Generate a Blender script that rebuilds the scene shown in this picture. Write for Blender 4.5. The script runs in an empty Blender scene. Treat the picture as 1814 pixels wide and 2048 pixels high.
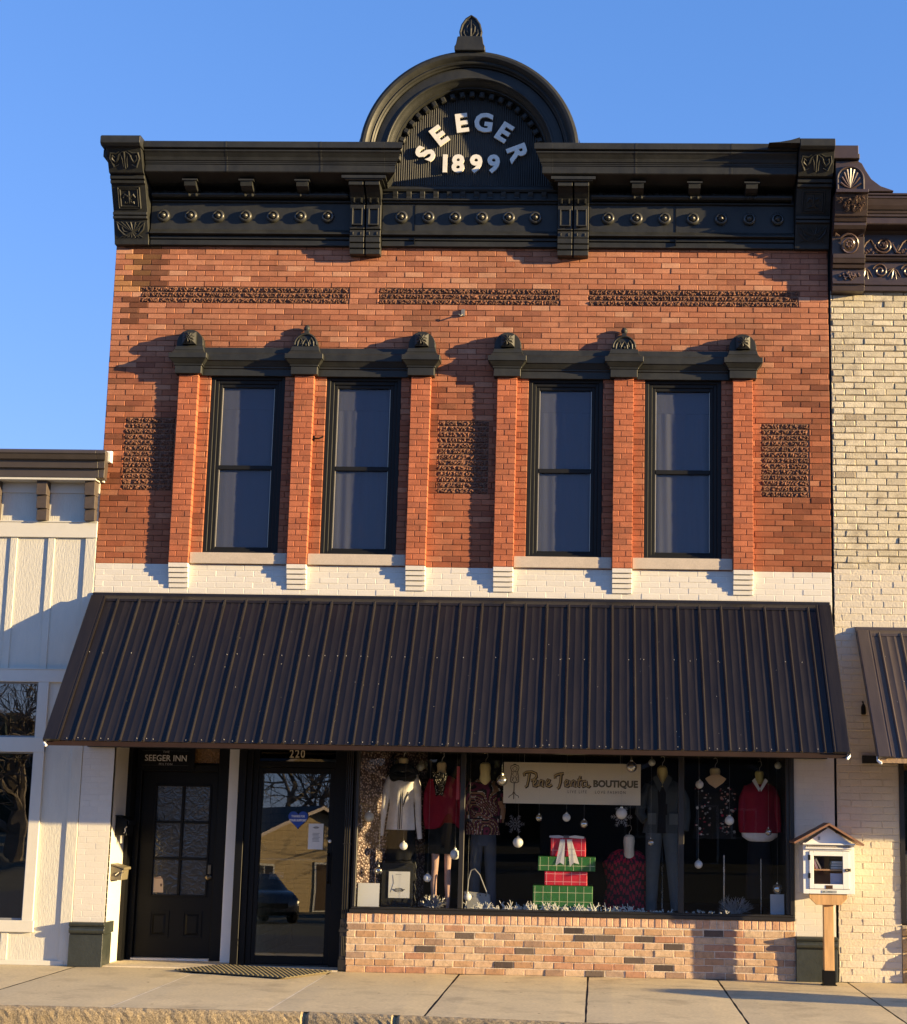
import bpy, math, random
from mathutils import Vector, Matrix
random.seed(7)
S = bpy.context.scene
COL = S.collection
R = math.radians
PI = math.pi
# ------------------------------------------------------------------ camera
cd = bpy.data.cameras.new('camera'); cam = bpy.data.objects.new('camera', cd); COL.objects.link(cam)
cd.sensor_fit = 'HORIZONTAL'; cd.sensor_width = 36.0; cd.lens = 3323.97 / 1814 * 36.0
cd.shift_x = -(1093.95 - 907) / 1814; cd.clip_start = 0.1; cd.clip_end = 2000
cam.matrix_world = Matrix.Translation((1.50429, -17.79638, 1.70336)) @ Matrix.Rotation(0.032955, 4, 'Z') @ \
    Matrix.Rotation(PI / 2 + 0.1767988, 4, 'X') @ Matrix.Rotation(0.01767978, 4, 'Z')
S.camera = cam
# ------------------------------------------------------------------ sun and sky
SUN = Vector((3.47, -1.0, 0.59)).normalized()
el = math.asin(SUN.z); az = math.atan2(SUN.x, SUN.y)
W = bpy.data.worlds.new("World"); S.world = W; W.use_nodes = True
wn = W.node_tree.nodes; wl = W.node_tree.links
sky = wn.new('ShaderNodeTexSky'); sky.sky_type = 'NISHITA'; sky.sun_disc = False
sky.sun_elevation = el; sky.sun_rotation = az
sky.air_density = 1.0; sky.dust_density = 0.0; sky.ozone_density = 3.0
hs = wn.new('ShaderNodeHueSaturation'); hs.inputs['Saturation'].default_value = 1.0
wl.new(sky.outputs[0], hs.inputs['Color'])
tint = wn.new('ShaderNodeMixRGB'); tint.blend_type = 'MULTIPLY'; tint.inputs['Fac'].default_value = 1.0
tint.inputs['Color2'].default_value = (0.92, 1.06, 1.44, 1)   # the cold clear blue of this afternoon
sp = wn.new('ShaderNodeSeparateColor'); cb = wn.new('ShaderNodeCombineColor'); wl.new(hs.outputs[0], sp.inputs[0])
for i_, (ref, ex) in enumerate(((.61, .88), (1.28, .66), (2.32, .6))):      # an evener sky than the bare model gives
    d_ = wn.new('ShaderNodeMath'); d_.operation = 'DIVIDE'; d_.inputs[1].default_value = ref; wl.new(sp.outputs[i_], d_.inputs[0])
    p_ = wn.new('ShaderNodeMath'); p_.operation = 'POWER'; p_.inputs[1].default_value = ex; wl.new(d_.outputs[0], p_.inputs[0])
    m_ = wn.new('ShaderNodeMath'); m_.operation = 'MULTIPLY'; m_.inputs[1].default_value = ref; wl.new(p_.outputs[0], m_.inputs[0]); wl.new(m_.outputs[0], cb.inputs[i_])
wl.new(cb.outputs[0], tint.inputs['Color1']); wl.new(tint.outputs[0], wn['Background'].inputs['Color'])
wn['Background'].inputs['Strength'].default_value = 0.073
sl = bpy.data.lights.new('sun', 'SUN'); sl.energy = 4.2; sl.angle = R(0.5); sl.color = (1.0, 0.73, 0.36)
so = bpy.data.objects.new('sun', sl); COL.objects.link(so)
so.rotation_euler = (-SUN).to_track_quat('-Z', 'Y').to_euler()
S.view_settings.view_transform = 'Standard'; S.view_settings.look = 'None'
S.view_settings.exposure = 1.8; S.view_settings.gamma = 1.0; S.view_settings.use_curve_mapping = False
S.cycles.max_bounces = 8; S.cycles.transparent_max_bounces = 16
S.cycles.caustics_reflective = False; S.cycles.caustics_refractive = False

# ------------------------------------------------------------------ materials
def hexc(c): return tuple(c) + (1.0,) if len(c) == 3 else tuple(c)
MATS = {}
def mat(name, col=(.5, .5, .5), rough=.6, metal=0.0, attr=False, var=0.15, vscale=6.0, bump=0.0, bscale=60.0,
        spec=0.5, fine=0.0, stretch=None, dark=None, darkamt=0.0, dscale=1.5, coat=0.0):
    """procedural paint / brick / stone; colour comes from a constant or from the 'Col' attribute, broken up by noise"""
    if name in MATS: return MATS[name]
    m = bpy.data.materials.new(name); m.use_nodes = True
    n = m.node_tree.nodes; l = m.node_tree.links; b = n['Principled BSDF']
    tc = n.new('ShaderNodeTexCoord'); mp = n.new('ShaderNodeMapping'); l.new(tc.outputs['Object'], mp.inputs[0])
    if stretch: mp.inputs['Scale'].default_value = stretch
    if attr:
        a = n.new('ShaderNodeAttribute'); a.attribute_name = 'Col'; src = a.outputs['Color']
    else:
        rgb = n.new('ShaderNodeRGB'); rgb.outputs[0].default_value = hexc(col); src = rgb.outputs[0]
    nz = n.new('ShaderNodeTexNoise'); nz.inputs['Scale'].default_value = vscale; nz.inputs['Detail'].default_value = 6
    nz.inputs['Roughness'].default_value = .65; l.new(mp.outputs[0], nz.inputs['Vector'])
    mr = n.new('ShaderNodeMapRange'); l.new(nz.outputs['Fac'], mr.inputs['Value'])
    mr.inputs['From Min'].default_value = .25; mr.inputs['From Max'].default_value = .75
    mr.inputs['To Min'].default_value = 1 - var; mr.inputs['To Max'].default_value = 1 + var
    vm = n.new('ShaderNodeVectorMath'); vm.operation = 'SCALE'; l.new(src, vm.inputs[0]); l.new(mr.outputs[0], vm.inputs['Scale'])
    out = vm.outputs[0]
    if fine > 0:
        n2 = n.new('ShaderNodeTexNoise'); n2.inputs['Scale'].default_value = vscale * 14; n2.inputs['Detail'].default_value = 3
        l.new(mp.outputs[0], n2.inputs['Vector'])
        m2 = n.new('ShaderNodeMapRange'); l.new(n2.outputs['Fac'], m2.inputs['Value'])
        m2.inputs['From Min'].default_value = .3; m2.inputs['From Max'].default_value = .7
        m2.inputs['To Min'].default_value = 1 - fine; m2.inputs['To Max'].default_value = 1 + fine
        v2 = n.new('ShaderNodeVectorMath'); v2.operation = 'SCALE'; l.new(out, v2.inputs[0]); l.new(m2.outputs[0], v2.inputs['Scale'])
        out = v2.outputs[0]
    if dark:
        n3 = n.new('ShaderNodeTexNoise'); n3.inputs['Scale'].default_value = dscale; n3.inputs['Detail'].default_value = 8
        n3.inputs['Roughness'].default_value = .7; l.new(mp.outputs[0], n3.inputs['Vector'])
        m3 = n.new('ShaderNodeMapRange'); l.new(n3.outputs['Fac'], m3.inputs['Value'])
        m3.inputs['From Min'].default_value = .52; m3.inputs['From Max'].default_value = .72
        m3.inputs['To Max'].default_value = darkamt
        mx = n.new('ShaderNodeMixRGB'); l.new(m3.outputs[0], mx.inputs['Fac']); l.new(out, mx.inputs['Color1'])
        mx.inputs['Color2'].default_value = hexc(dark); out = mx.outputs[0]
    l.new(out, b.inputs['Base Color'])
    b.inputs['Roughness'].default_value = rough; b.inputs['Metallic'].default_value = metal
    b.inputs['Specular IOR Level'].default_value = spec
    if coat: b.inputs['Coat Weight'].default_value = coat; b.inputs['Coat Roughness'].default_value = .15
    rr = n.new('ShaderNodeMapRange'); l.new(nz.outputs['Fac'], rr.inputs['Value'])
    rr.inputs['To Min'].default_value = max(0.02, rough - .12); rr.inputs['To Max'].default_value = min(1, rough + .12)
    l.new(rr.outputs[0], b.inputs['Roughness'])
    if bump > 0:
        nb = n.new('ShaderNodeTexNoise'); nb.inputs['Scale'].default_value = bscale; nb.inputs['Detail'].default_value = 5
        nb.inputs['Roughness'].default_value = .6
        l.new(mp.outputs[0], nb.inputs['Vector'])
        bp = n.new('ShaderNodeBump'); bp.inputs['Strength'].default_value = 1.0; bp.inputs['Distance'].default_value = bump
        l.new(nb.outputs['Fac'], bp.inputs['Height']); l.new(bp.outputs[0], b.inputs['Normal'])
    MATS[name] = m; return m

def glass(name, refl=.12, tint=(1, 1, 1), wav=0.0, rough=0.0, wscale=3.0, graze=0.8):
    """thin window pane: clear to light, mirror share grows towards grazing"""
    if name in MATS: return MATS[name]
    m = bpy.data.materials.new(name); m.use_nodes = True
    n = m.node_tree.nodes; l = m.node_tree.links; n.clear()
    o = n.new('ShaderNodeOutputMaterial'); mx = n.new('ShaderNodeMixShader'); tr = n.new('ShaderNodeBsdfTransparent')
    gl = n.new('ShaderNodeBsdfGlossy'); gl.inputs['Roughness'].default_value = rough
    tr.inputs[0].default_value = hexc(tint)
    lw = n.new('ShaderNodeLayerWeight'); lw.inputs['Blend'].default_value = .5
    pw = n.new('ShaderNodeMath'); pw.operation = 'POWER'; l.new(lw.outputs['Facing'], pw.inputs[0]); pw.inputs[1].default_value = 5
    mr = n.new('ShaderNodeMapRange'); l.new(pw.outputs[0], mr.inputs['Value'])     # Schlick, once for each face of the pane
    mr.inputs['To Min'].default_value = refl; mr.inputs['To Max'].default_value = max(refl, graze)
    l.new(mr.outputs[0], mx.inputs[0]); l.new(tr.outputs[0], mx.inputs[1]); l.new(gl.outputs[0], mx.inputs[2])
    if wav > 0:
        tc = n.new('ShaderNodeTexCoord'); nz = n.new('ShaderNodeTexNoise'); nz.inputs['Scale'].default_value = wscale
        nz.inputs['Detail'].default_value = 1
        l.new(tc.outputs['Object'], nz.inputs['Vector']); bp = n.new('ShaderNodeBump'); bp.inputs['Distance'].default_value = wav
        bp.inputs['Strength'].default_value = 1
        l.new(nz.outputs['Fac'], bp.inputs['Height']); l.new(bp.outputs[0], gl.inputs['Normal'])
    l.new(mx.outputs[0], o.inputs['Surface']); MATS[name] = m; return m

# ------------------------------------------------------------------ mesh builder
class M:
    def __init__(s): s.v = []; s.f = []; s.c = []; s.cur = (1, 1, 1)
    def add(s, vs, fs, col=None):
        k = len(s.v); s.v += [tuple(p) for p in vs]; s.f += [tuple(k + i for i in f) for f in fs]
        s.c += [col or s.cur] * len(fs); return s
    def box(s, x0, x1, y0, y1, z0, z1, col=None, ch=0.0):
        if ch > 0:   # chamfer the edges of the front (-y) face
            c = min(ch, (x1 - x0) * .3, (z1 - z0) * .3)
            vs = [(x0 + c, y0, z0 + c), (x1 - c, y0, z0 + c), (x1 - c, y0, z1 - c), (x0 + c, y0, z1 - c),
                  (x0, y0 + c, z0), (x1, y0 + c, z0), (x1, y0 + c, z1), (x0, y0 + c, z1),
                  (x0, y1, z0), (x1, y1, z0), (x1, y1, z1), (x0, y1, z1)]
            fs = [(0, 1, 2, 3), (0, 4, 5, 1), (1, 5, 6, 2), (2, 6, 7, 3), (3, 7, 4, 0),
                  (4, 8, 9, 5), (5, 9, 10, 6), (6, 10, 11, 7), (7, 11, 8, 4), (8, 11, 10, 9)]
            return s.add(vs, fs, col)
        vs = [(x0, y0, z0), (x1, y0, z0), (x1, y1, z0), (x0, y1, z0), (x0, y0, z1), (x1, y0, z1), (x1, y1, z1), (x0, y1, z1)]
        return s.add(vs, [(0, 3, 2, 1), (4, 5, 6, 7), (0, 1, 5, 4), (1, 2, 6, 5), (2, 3, 7, 6), (3, 0, 4, 7)], col)
    def prism(s, poly, a, b, axis='x', col=None, d0=0.0, d1=0.0):
        """extrude poly; axis x: poly=(y,z) from x=a to b; axis y: poly=(x,z) from y=a to b; axis z: poly=(x,y)"""
        n = len(poly)
        def P(p, t):
            return {'x': (t, p[0], p[1]), 'y': (p[0], t, p[1]), 'z': (p[0], p[1], t)}[axis]
        vs = [P(p, a) for p in poly] + [P(p, b) for p in poly]
        fs = [tuple(range(n)), tuple(range(2 * n - 1, n - 1, -1))] + [(i, i + n, (i + 1) % n + n, (i + 1) % n) for i in range(n)]
        return s.add(vs, fs, col)
    def tube(s, pts, r, n=6, col=None, cap=True):
        pts = [Vector(p) for p in pts]
        if len(pts) < 2: return s
        rs = r if isinstance(r, (list, tuple)) else [r] * len(pts)
        vs = []; up = None
        for i, p in enumerate(pts):
            t = (pts[min(i + 1, len(pts) - 1)] - pts[max(i - 1, 0)])
            if t.length < 1e-9: t = Vector((0, 0, 1))
            t.normalize()
            if up is None:
                up = Vector((0, -1, 0)) if abs(t.y) < .9 else Vector((1, 0, 0))
            a = (up - t * up.dot(t))
            if a.length < 1e-6: a = t.orthogonal()
            a.normalize(); b = t.cross(a); up = a
            for k in range(n):
                th = 2 * PI * k / n
                vs.append(p + (a * math.cos(th) + b * math.sin(th)) * rs[i])
        fs = []
        for i in range(len(pts) - 1):
            for k in range(n):
                fs.append((i * n + k, i * n + (k + 1) % n, (i + 1) * n + (k + 1) % n, (i + 1) * n + k))
        if cap:
            fs.append(tuple(range(n - 1, -1, -1))); fs.append(tuple(range((len(pts) - 1) * n, len(pts) * n)))
        return s.add(vs, fs, col)
    def lathe(s, prof, c=(0, 0, 0), axis='z', n=16, col=None):
        """prof = (r, h) pairs turned about axis"""
        vs = []
        for r, h in prof:
            for k in range(n):
                t = 2 * PI * k / n; x, y = r * math.cos(t), r * math.sin(t)
                p = {'z': (x, y, h), 'y': (x, -h, y), 'x': (h, x, y)}[axis]
                vs.append((c[0] + p[0], c[1] + p[1], c[2] + p[2]))
        fs = []
        for i in range(len(prof) - 1):
            for k in range(n):
                fs.append((i * n + k, i * n + (k + 1) % n, (i + 1) * n + (k + 1) % n, (i + 1) * n + k))
        fs.append(tuple(range(n))); fs.append(tuple(range((len(prof) - 1) * n + n - 1, (len(prof) - 1) * n - 1, -1)))
        return s.add(vs, fs, col)
    def ball(s, c, r, n=12, m=8, sc=(1, 1, 1), col=None):
        prof = [(max(1e-4, r * math.sin(PI * i / m)), -r * math.cos(PI * i / m)) for i in range(m + 1)]
        k = len(s.v); s.lathe(prof, (0, 0, 0), 'z', n, col)
        for i in range(k, len(s.v)):
            p = s.v[i]; s.v[i] = (c[0] + p[0] * sc[0], c[1] + p[1] * sc[1], c[2] + p[2] * sc[2])
        return s
    def xform(s, k, mtx):
        for i in range(k, len(s.v)): s.v[i] = tuple(mtx @ Vector(s.v[i]))
    def build(s, name, material, parent=None, smooth=False, bevel=0.0, sm_angle=None):
        me = bpy.data.meshes.new(name); me.from_pydata(s.v, [], s.f)
        at = me.attributes.new('Col', 'FLOAT_COLOR', 'FACE')
        at.data.foreach_set('color', [x for c in s.c for x in (c[0], c[1], c[2], 1.0)])
        me.materials.append(material)
        o = bpy.data.objects.new(name, me); COL.objects.link(o)
        if parent is not None: o.parent = parent
        if smooth:
            me.polygons.foreach_set('use_smooth', [True] * len(me.polygons))
            me.set_sharp_from_angle(angle=R(sm_angle or 40))
        if bevel > 0:
            b = o.modifiers.new('bevel', 'BEVEL'); b.width = bevel; b.segments = 1; b.limit_method = 'ANGLE'; b.angle_limit = R(40)
        me.update(); return o
def thing(name, label, cat, group=None, kind=None):
    o = bpy.data.objects.new(name, None); COL.objects.link(o); o.empty_display_size = .1
    return tag(o, label, cat, group, kind)
def tag(o, label=None, cat=None, group=None, kind=None):
    if label: o['label'] = label
    if cat: o['category'] = cat
    if group: o['group'] = group
    if kind: o['kind'] = kind
    return o
def empty_part(name, parent):
    o = bpy.data.objects.new(name, None); COL.objects.link(o); o.parent = parent; return o
def rel(o, loc):
    """give a finished thing a base point: the Empty goes to loc, its children stay where they are"""
    o.location = loc
    for c in o.children: c.location = c.location - Vector(loc)
    return o
def rnd(a, b): return random.uniform(a, b)

def text(string, size, thick=0.004, offset=0.0, shear=0.0, spacing=1.0, xs=1.0):
    """letters as solid geometry in the xz plane, centred on the origin, front towards -y"""
    cu = bpy.data.curves.new('t', 'FONT'); cu.body = string; cu.size = size; cu.extrude = thick / 2; cu.offset = offset
    cu.align_x = 'CENTER'; cu.align_y = 'CENTER'; cu.shear = shear; cu.space_character = spacing; cu.resolution_u = 3
    ob = bpy.data.objects.new('t', cu); COL.objects.link(ob)
    dg = bpy.context.evaluated_depsgraph_get(); me = bpy.data.meshes.new_from_object(ob.evaluated_get(dg))
    vs = [(v.co.x * xs, -v.co.z, v.co.y) for v in me.vertices]; fs = [tuple(p.vertices) for p in me.polygons]
    bpy.data.objects.remove(ob); bpy.data.meshes.remove(me); bpy.data.curves.remove(cu)
    return vs, fs
def put_text(m, string, size, loc, rot=0.0, col=None, **k):
    vs, fs = text(string, size, **k); c, s_ = math.cos(rot), math.sin(rot)
    m.add([(loc[0] + x * c - z * s_, loc[1] + y, loc[2] + x * s_ + z * c) for x, y, z in vs], fs, col)
def spiral(cx, cz, r0, r1, a0, turns, n=22):
    return [(cx + (r0 + (r1 - r0) * i / n) * math.cos(a0 + turns * 2 * PI * i / n),
             cz + (r0 + (r1 - r0) * i / n) * math.sin(a0 + turns * 2 * PI * i / n)) for i in range(n + 1)]

# ------------------------------------------------------------------ brickwork: every brick is modelled
def cut(a, b, holes):
    segs = [(a, b)]
    for h0, h1 in holes:
        out = []
        for s0, s1 in segs:
            if h1 <= s0 or h0 >= s1: out.append((s0, s1)); continue
            if h0 > s0: out.append((s0, h0))
            if h1 < s1: out.append((h1, s1))
        segs = out
    return segs
def brickwork(m, x0, x1, z0, z1, y, colf, L=.205, H=.063, J=.005, depth=.1, holes=(), jit=.0015, ch=.004, mortar=(.2, .1, .06),
              rec=.007, jz=.0012, tilt=.0012, body=.3, shift=0.0, backing=True):
    n = int(math.ceil((z1 - z0) / H - 1e-6))
    for r in range(n):
        a = z0 + r * H; b = min(a + H, z1) - J
        if b - a < .012: continue
        hs = [(h[0], h[1]) for h in holes if h[2] < b - .004 and h[3] > a + .004]
        off = (r % 2) * L / 2 + shift + rnd(-.012, .012)
        for s0, s1 in cut(x0, x1, hs):
            k = math.floor((s0 - x0 - off) / L)
            xs = x0 + off + k * L
            while xs < s1:
                u, v = max(xs, s0), min(xs + L, s1)
                if xs + L < s1: v -= J
                xs += L
                if v - u < .015: continue
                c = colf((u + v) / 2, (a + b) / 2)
                p = y + random.gauss(0, jit); t = [rnd(-tilt, tilt) for _ in range(4)]
                q = [rnd(-jz, jz) for _ in range(8)]; cc = ch
                e0 = a + q[0] * .7; e1 = b + q[1] * .7
                vs = [(u + cc + q[2], p + t[0], e0 + cc), (v - cc + q[3], p + t[1], e0 + cc + q[6]), (v - cc + q[4], p + t[2], e1 - cc + q[7]), (u + cc + q[5], p + t[3], e1 - cc),
                      (u, p + cc, e0), (v, p + cc, e0), (v, p + cc, e1), (u, p + cc, e1), (u, y + depth, e0), (v, y + depth, e0), (v, y + depth, e1), (u, y + depth, e1)]
                m.add(vs, [(0, 1, 2, 3), (0, 4, 5, 1), (1, 5, 6, 2), (2, 6, 7, 3), (3, 7, 4, 0), (4, 8, 9, 5), (5, 9, 10, 6), (6, 10, 11, 7), (7, 11, 8, 4)], c)
    if backing:
        xs = sorted({x0, x1} | {h[i] for h in holes for i in (0, 1) if x0 < h[i] < x1})
        zs = sorted({z0, z1} | {h[i] for h in holes for i in (2, 3) if z0 < h[i] < z1})
        for i in range(len(xs) - 1):
            for j in range(len(zs) - 1):
                cx, cz = (xs[i] + xs[i + 1]) / 2, (zs[j] + zs[j + 1]) / 2
                if any(h[0] < cx < h[1] and h[2] < cz < h[3] for h in holes): continue
                e = .0012
                m.box(xs[i] + (e if any(abs(h[1] - xs[i]) < 1e-6 for h in holes) else 0), xs[i + 1] - (e if any(abs(h[0] - xs[i + 1]) < 1e-6 for h in holes) else 0),
                      y + rec, y + body, zs[j], zs[j + 1], mortar)
# ================================================================== materials of the place
MB = mat('brick', attr=True, rough=.85, var=.18, vscale=9, fine=.16, bump=.0026, bscale=100, spec=.25, dark=(.17, .085, .05), darkamt=.5, dscale=1.6)
MW = mat('painted brick', attr=True, rough=.6, var=.04, vscale=4, fine=.03, bump=.0012, bscale=70, spec=.35)
MP = mat('dark paint', (.024, .0255, .0245), rough=.5, var=.35, vscale=5, bump=.0035, bscale=7, spec=.28)
MPB = mat('brown black paint', (.05, .034, .030), rough=.4, var=.2, vscale=5, bump=.0006, bscale=40)
MBLK = mat('black frame', (.0035, .0037, .004), rough=.45, var=.15, vscale=5, spec=.2)
MROS = mat('rosette highlight paint', (.034, .035, .033), rough=.36, var=.2, spec=.6)  # same dark cornice paint, colour lightened and glossier for the rosette highlights
MDK = mat('dark bronze frame', (.016, .0145, .013), rough=.38, var=.15, vscale=5)
MLIM = mat('limestone', (.50, .43, .35), rough=.85, var=.10, vscale=7, fine=.07, bump=.0012, bscale=80)
MINT = mat('dark interior', (.014, .013, .014), rough=.9, var=.2)
MTRIM = mat('cream trim', (.62, .60, .53), rough=.55, var=.04, vscale=6, bump=.0008, bscale=50)
MSID = mat('cream siding', (.60, .58, .50), rough=.6, var=.05, vscale=3, bump=.004, bscale=16, stretch=(4, 4, 1.0))
MAWN = mat('awning metal', (.0130, .0108, .0108), rough=.38, var=.3, vscale=3, bump=.0008, bscale=24, stretch=(5, .6, .6), fine=.12, spec=.34)
G_UP = glass('upstairs glass', .016, (.9, .93, 1), wav=.0006, wscale=2.2)
G_SHOP = glass('shop glass', .018, (.95, .96, .96), wav=.0003, wscale=1.5)
G_DOOR = glass('door glass', .115, (.75, .77, .75), wav=.0003, wscale=1.5)
G_LEFT = glass('neighbour glass', .19, (.5, .5, .5), wav=.0012, wscale=2.5)

def lerp3(a, b, t): return tuple(a[i] * (1 - t) + b[i] * t for i in range(3))
PIER = [-3.182, -1.893, -.601, .349, 1.631, 2.932]
def brick_red(x, z):
    t = random.random()
    c = lerp3((.50, .210, .115), (.39, .140, .072), t)
    if random.random() < .07: c = (.31, .115, .065)
    if random.random() < .05: c = (.54, .26, .15)
    big = 1 + .10 * math.sin(x * 1.7 + z * .8 + 1) * math.sin(z * 2.3 - x * .6) + .05 * math.sin(x * 5.1 + z * 3.7)
    c = tuple(k * big for k in c)
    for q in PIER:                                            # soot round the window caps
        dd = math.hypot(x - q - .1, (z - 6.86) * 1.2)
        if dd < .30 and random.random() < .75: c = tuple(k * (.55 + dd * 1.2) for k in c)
    h = max(0, min(1, (z - 5.6) / 1.6))                       # bricks turn darker and redder lower down
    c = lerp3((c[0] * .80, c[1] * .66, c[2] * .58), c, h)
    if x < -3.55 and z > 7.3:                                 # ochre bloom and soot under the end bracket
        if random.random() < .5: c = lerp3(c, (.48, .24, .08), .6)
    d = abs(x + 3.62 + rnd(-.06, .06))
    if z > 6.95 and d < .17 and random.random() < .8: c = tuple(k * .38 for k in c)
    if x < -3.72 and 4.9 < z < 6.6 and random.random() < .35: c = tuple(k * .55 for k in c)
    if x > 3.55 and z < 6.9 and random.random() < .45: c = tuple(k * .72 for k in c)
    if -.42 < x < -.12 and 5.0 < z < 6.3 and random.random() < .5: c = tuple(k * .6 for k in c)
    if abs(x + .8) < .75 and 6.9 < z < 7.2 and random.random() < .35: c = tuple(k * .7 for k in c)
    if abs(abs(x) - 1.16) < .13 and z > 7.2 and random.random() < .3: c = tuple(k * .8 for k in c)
    return (c[0] * .87, c[1] * .92, c[2] * .98)
def cream(x, z):
    k = rnd(.97, 1.02); return (.66 * k, .63 * k, .565 * k)
CREAM = (.66, .63, .565)

BB = thing('brick_building', 'two storey red brick shop building with black cornice, arched 1899 pediment and long metal awning', 'building')

PW = .215
WIN = [(PIER[i] + PW + .125, PIER[i + 1] - .118) for i in (0, 1, 3, 4)]
WZ0, WZ1 = 4.39, 6.40
Z0 = 4.26; H = .063
holes = [(a, b, WZ0, WZ1) for a, b in WIN]
bandz = (Z0 + H * 47, Z0 + H * 50)
BANDS = [(-3.68, -1.335), (-1.004, 1.012), (1.343, 3.666)]
SQ = [(-3.77, -3.215), (-.29, .265), (3.245, 3.768)]
sqz = (Z0 + H * 13, Z0 + H * 26)
panels = [(a, b, bandz[0], bandz[1]) for a, b in BANDS] + [(a, b, sqz[0], sqz[1]) for a, b in SQ]
w = M()
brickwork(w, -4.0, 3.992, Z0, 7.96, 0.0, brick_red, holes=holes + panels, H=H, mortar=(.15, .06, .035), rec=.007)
for a, b, c, d in panels: w.box(a, b, .012, .3, c, d, (.34, .19, .12))
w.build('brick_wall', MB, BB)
# vermiculated (worm-eaten) brick panels
MROCK = mat('carved brick', attr=True, rough=.9, var=.3, vscale=60, fine=.25, bump=.004, bscale=140)
def worm(a, b, c, d):
    m = M(); r = 0; z = c
    while z < d - .01:
        x = a - (.1025 if r % 2 else 0)
        while x < b - .01:
            u0, u1 = max(x, a), min(x + .205, b); x += .205
            u1 -= .005; z1 = z + H - .006
            if u1 - u0 < .03: continue
            nx = max(3, int((u1 - u0) / .0125)); nz = 5; vs = []; k = rnd(.75, 1.25)
            for j in range(nz + 1):
                for i in range(nx + 1):
                    e = i in (0, nx) or j in (0, nz)
                    vs.append((u0 + (u1 - u0) * i / nx + (0 if e else rnd(-.003, .003)), (rnd(.006, .012) if e else rnd(-.013, .008)), z + (z1 - z) * j / nz + (0 if e else rnd(-.003, .003))))
            f0 = len(m.f)
            m.add(vs, [(j * (nx + 1) + i, j * (nx + 1) + i + 1, (j + 1) * (nx + 1) + i + 1, (j + 1) * (nx + 1) + i) for j in range(nz) for i in range(nx)])
            for q in range(f0, len(m.f)):
                t = random.random() * k; m.c[q] = lerp3((.065, .03, .02), (.25, .105, .058), min(1, t * .8))
        z += H; r += 1
    return m
for a, b, c, d in panels: worm(a, b, c, d).build('carved_brick_panel', MROCK, BB)

# piers between the upstairs windows, with white stepped corbels under them
def pier_col(x, z):
    c = lerp3((.46, .155, .078), (.34, .105, .052), random.random())
    if random.random() < .12: c = (.33, .11, .06)
    return c
for px in PIER:
    m = M(); r = 0; z = Z0 + .01
    while z < 6.36:
        z1 = min(z + H, 6.372) - .005
        j = px + PW * (.36 if r % 2 else .64) + rnd(-.012, .012)
        for u, v in ((px, j - .0025), (j + .0025, px + PW)):
            c = pier_col(u, z); q = rnd(-.0018, .0018)
            m.box(u + rnd(-.001, .001), v + rnd(-.001, .001), -.08 + q, .02, z + rnd(-.001, .001), z1, c, ch=.004)
        z += H; r += 1
    m.box(px + .004, px + PW - .004, -.074, .01, Z0 + .004, 6.37, (.24, .09, .055))
    m.build('pier', MB, BB)
    m = M()
    for i in range(5):
        m.box(px, px + PW, -.082 + i * .0165, .01, Z0 + .008 - (i + 1) * .0535, Z0 + .008 - i * .0535 - .005, cream(0, 0), ch=.004)
    m.box(px + .004, px + PW - .004, -.012, .01, Z0 - .255, Z0 + .004, CREAM)
    m.build('corbel', MW, BB)
# white painted brick under the sills and behind the awning
m = M(); brickwork(m, -4.0, 3.992, Z0 - .063 * 7, Z0 - .001, .002, cream, H=.063, mortar=(.74, .70, .61), rec=.0025, jit=.0007, ch=.003, J=.004, tilt=.0008, jz=.0006)
m.box(-4.0, -3.0, .006, .3, 2.6, Z0 - .063 * 7 - .001, CREAM); m.box(-3.0, 3.992, .006, .3, 2.75, Z0 - .063 * 7 - .001, CREAM)
m.build('white_brick_band', MW, BB)
# body of the building behind the front
m = M(); red = (.36, .13, .075)
m.box(-3.98, 3.98, .301, 12, 2.96, 8.25, red); m.box(-3.98, -3.62, .9, 12, .0, 2.959, red); m.box(3.62, 3.98, .3, 12, 0, 2.959, red)
m.box(-3.619, 3.619, 3.2, 12, 0, 2.959, red)
m.build('body', MB, BB)

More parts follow.
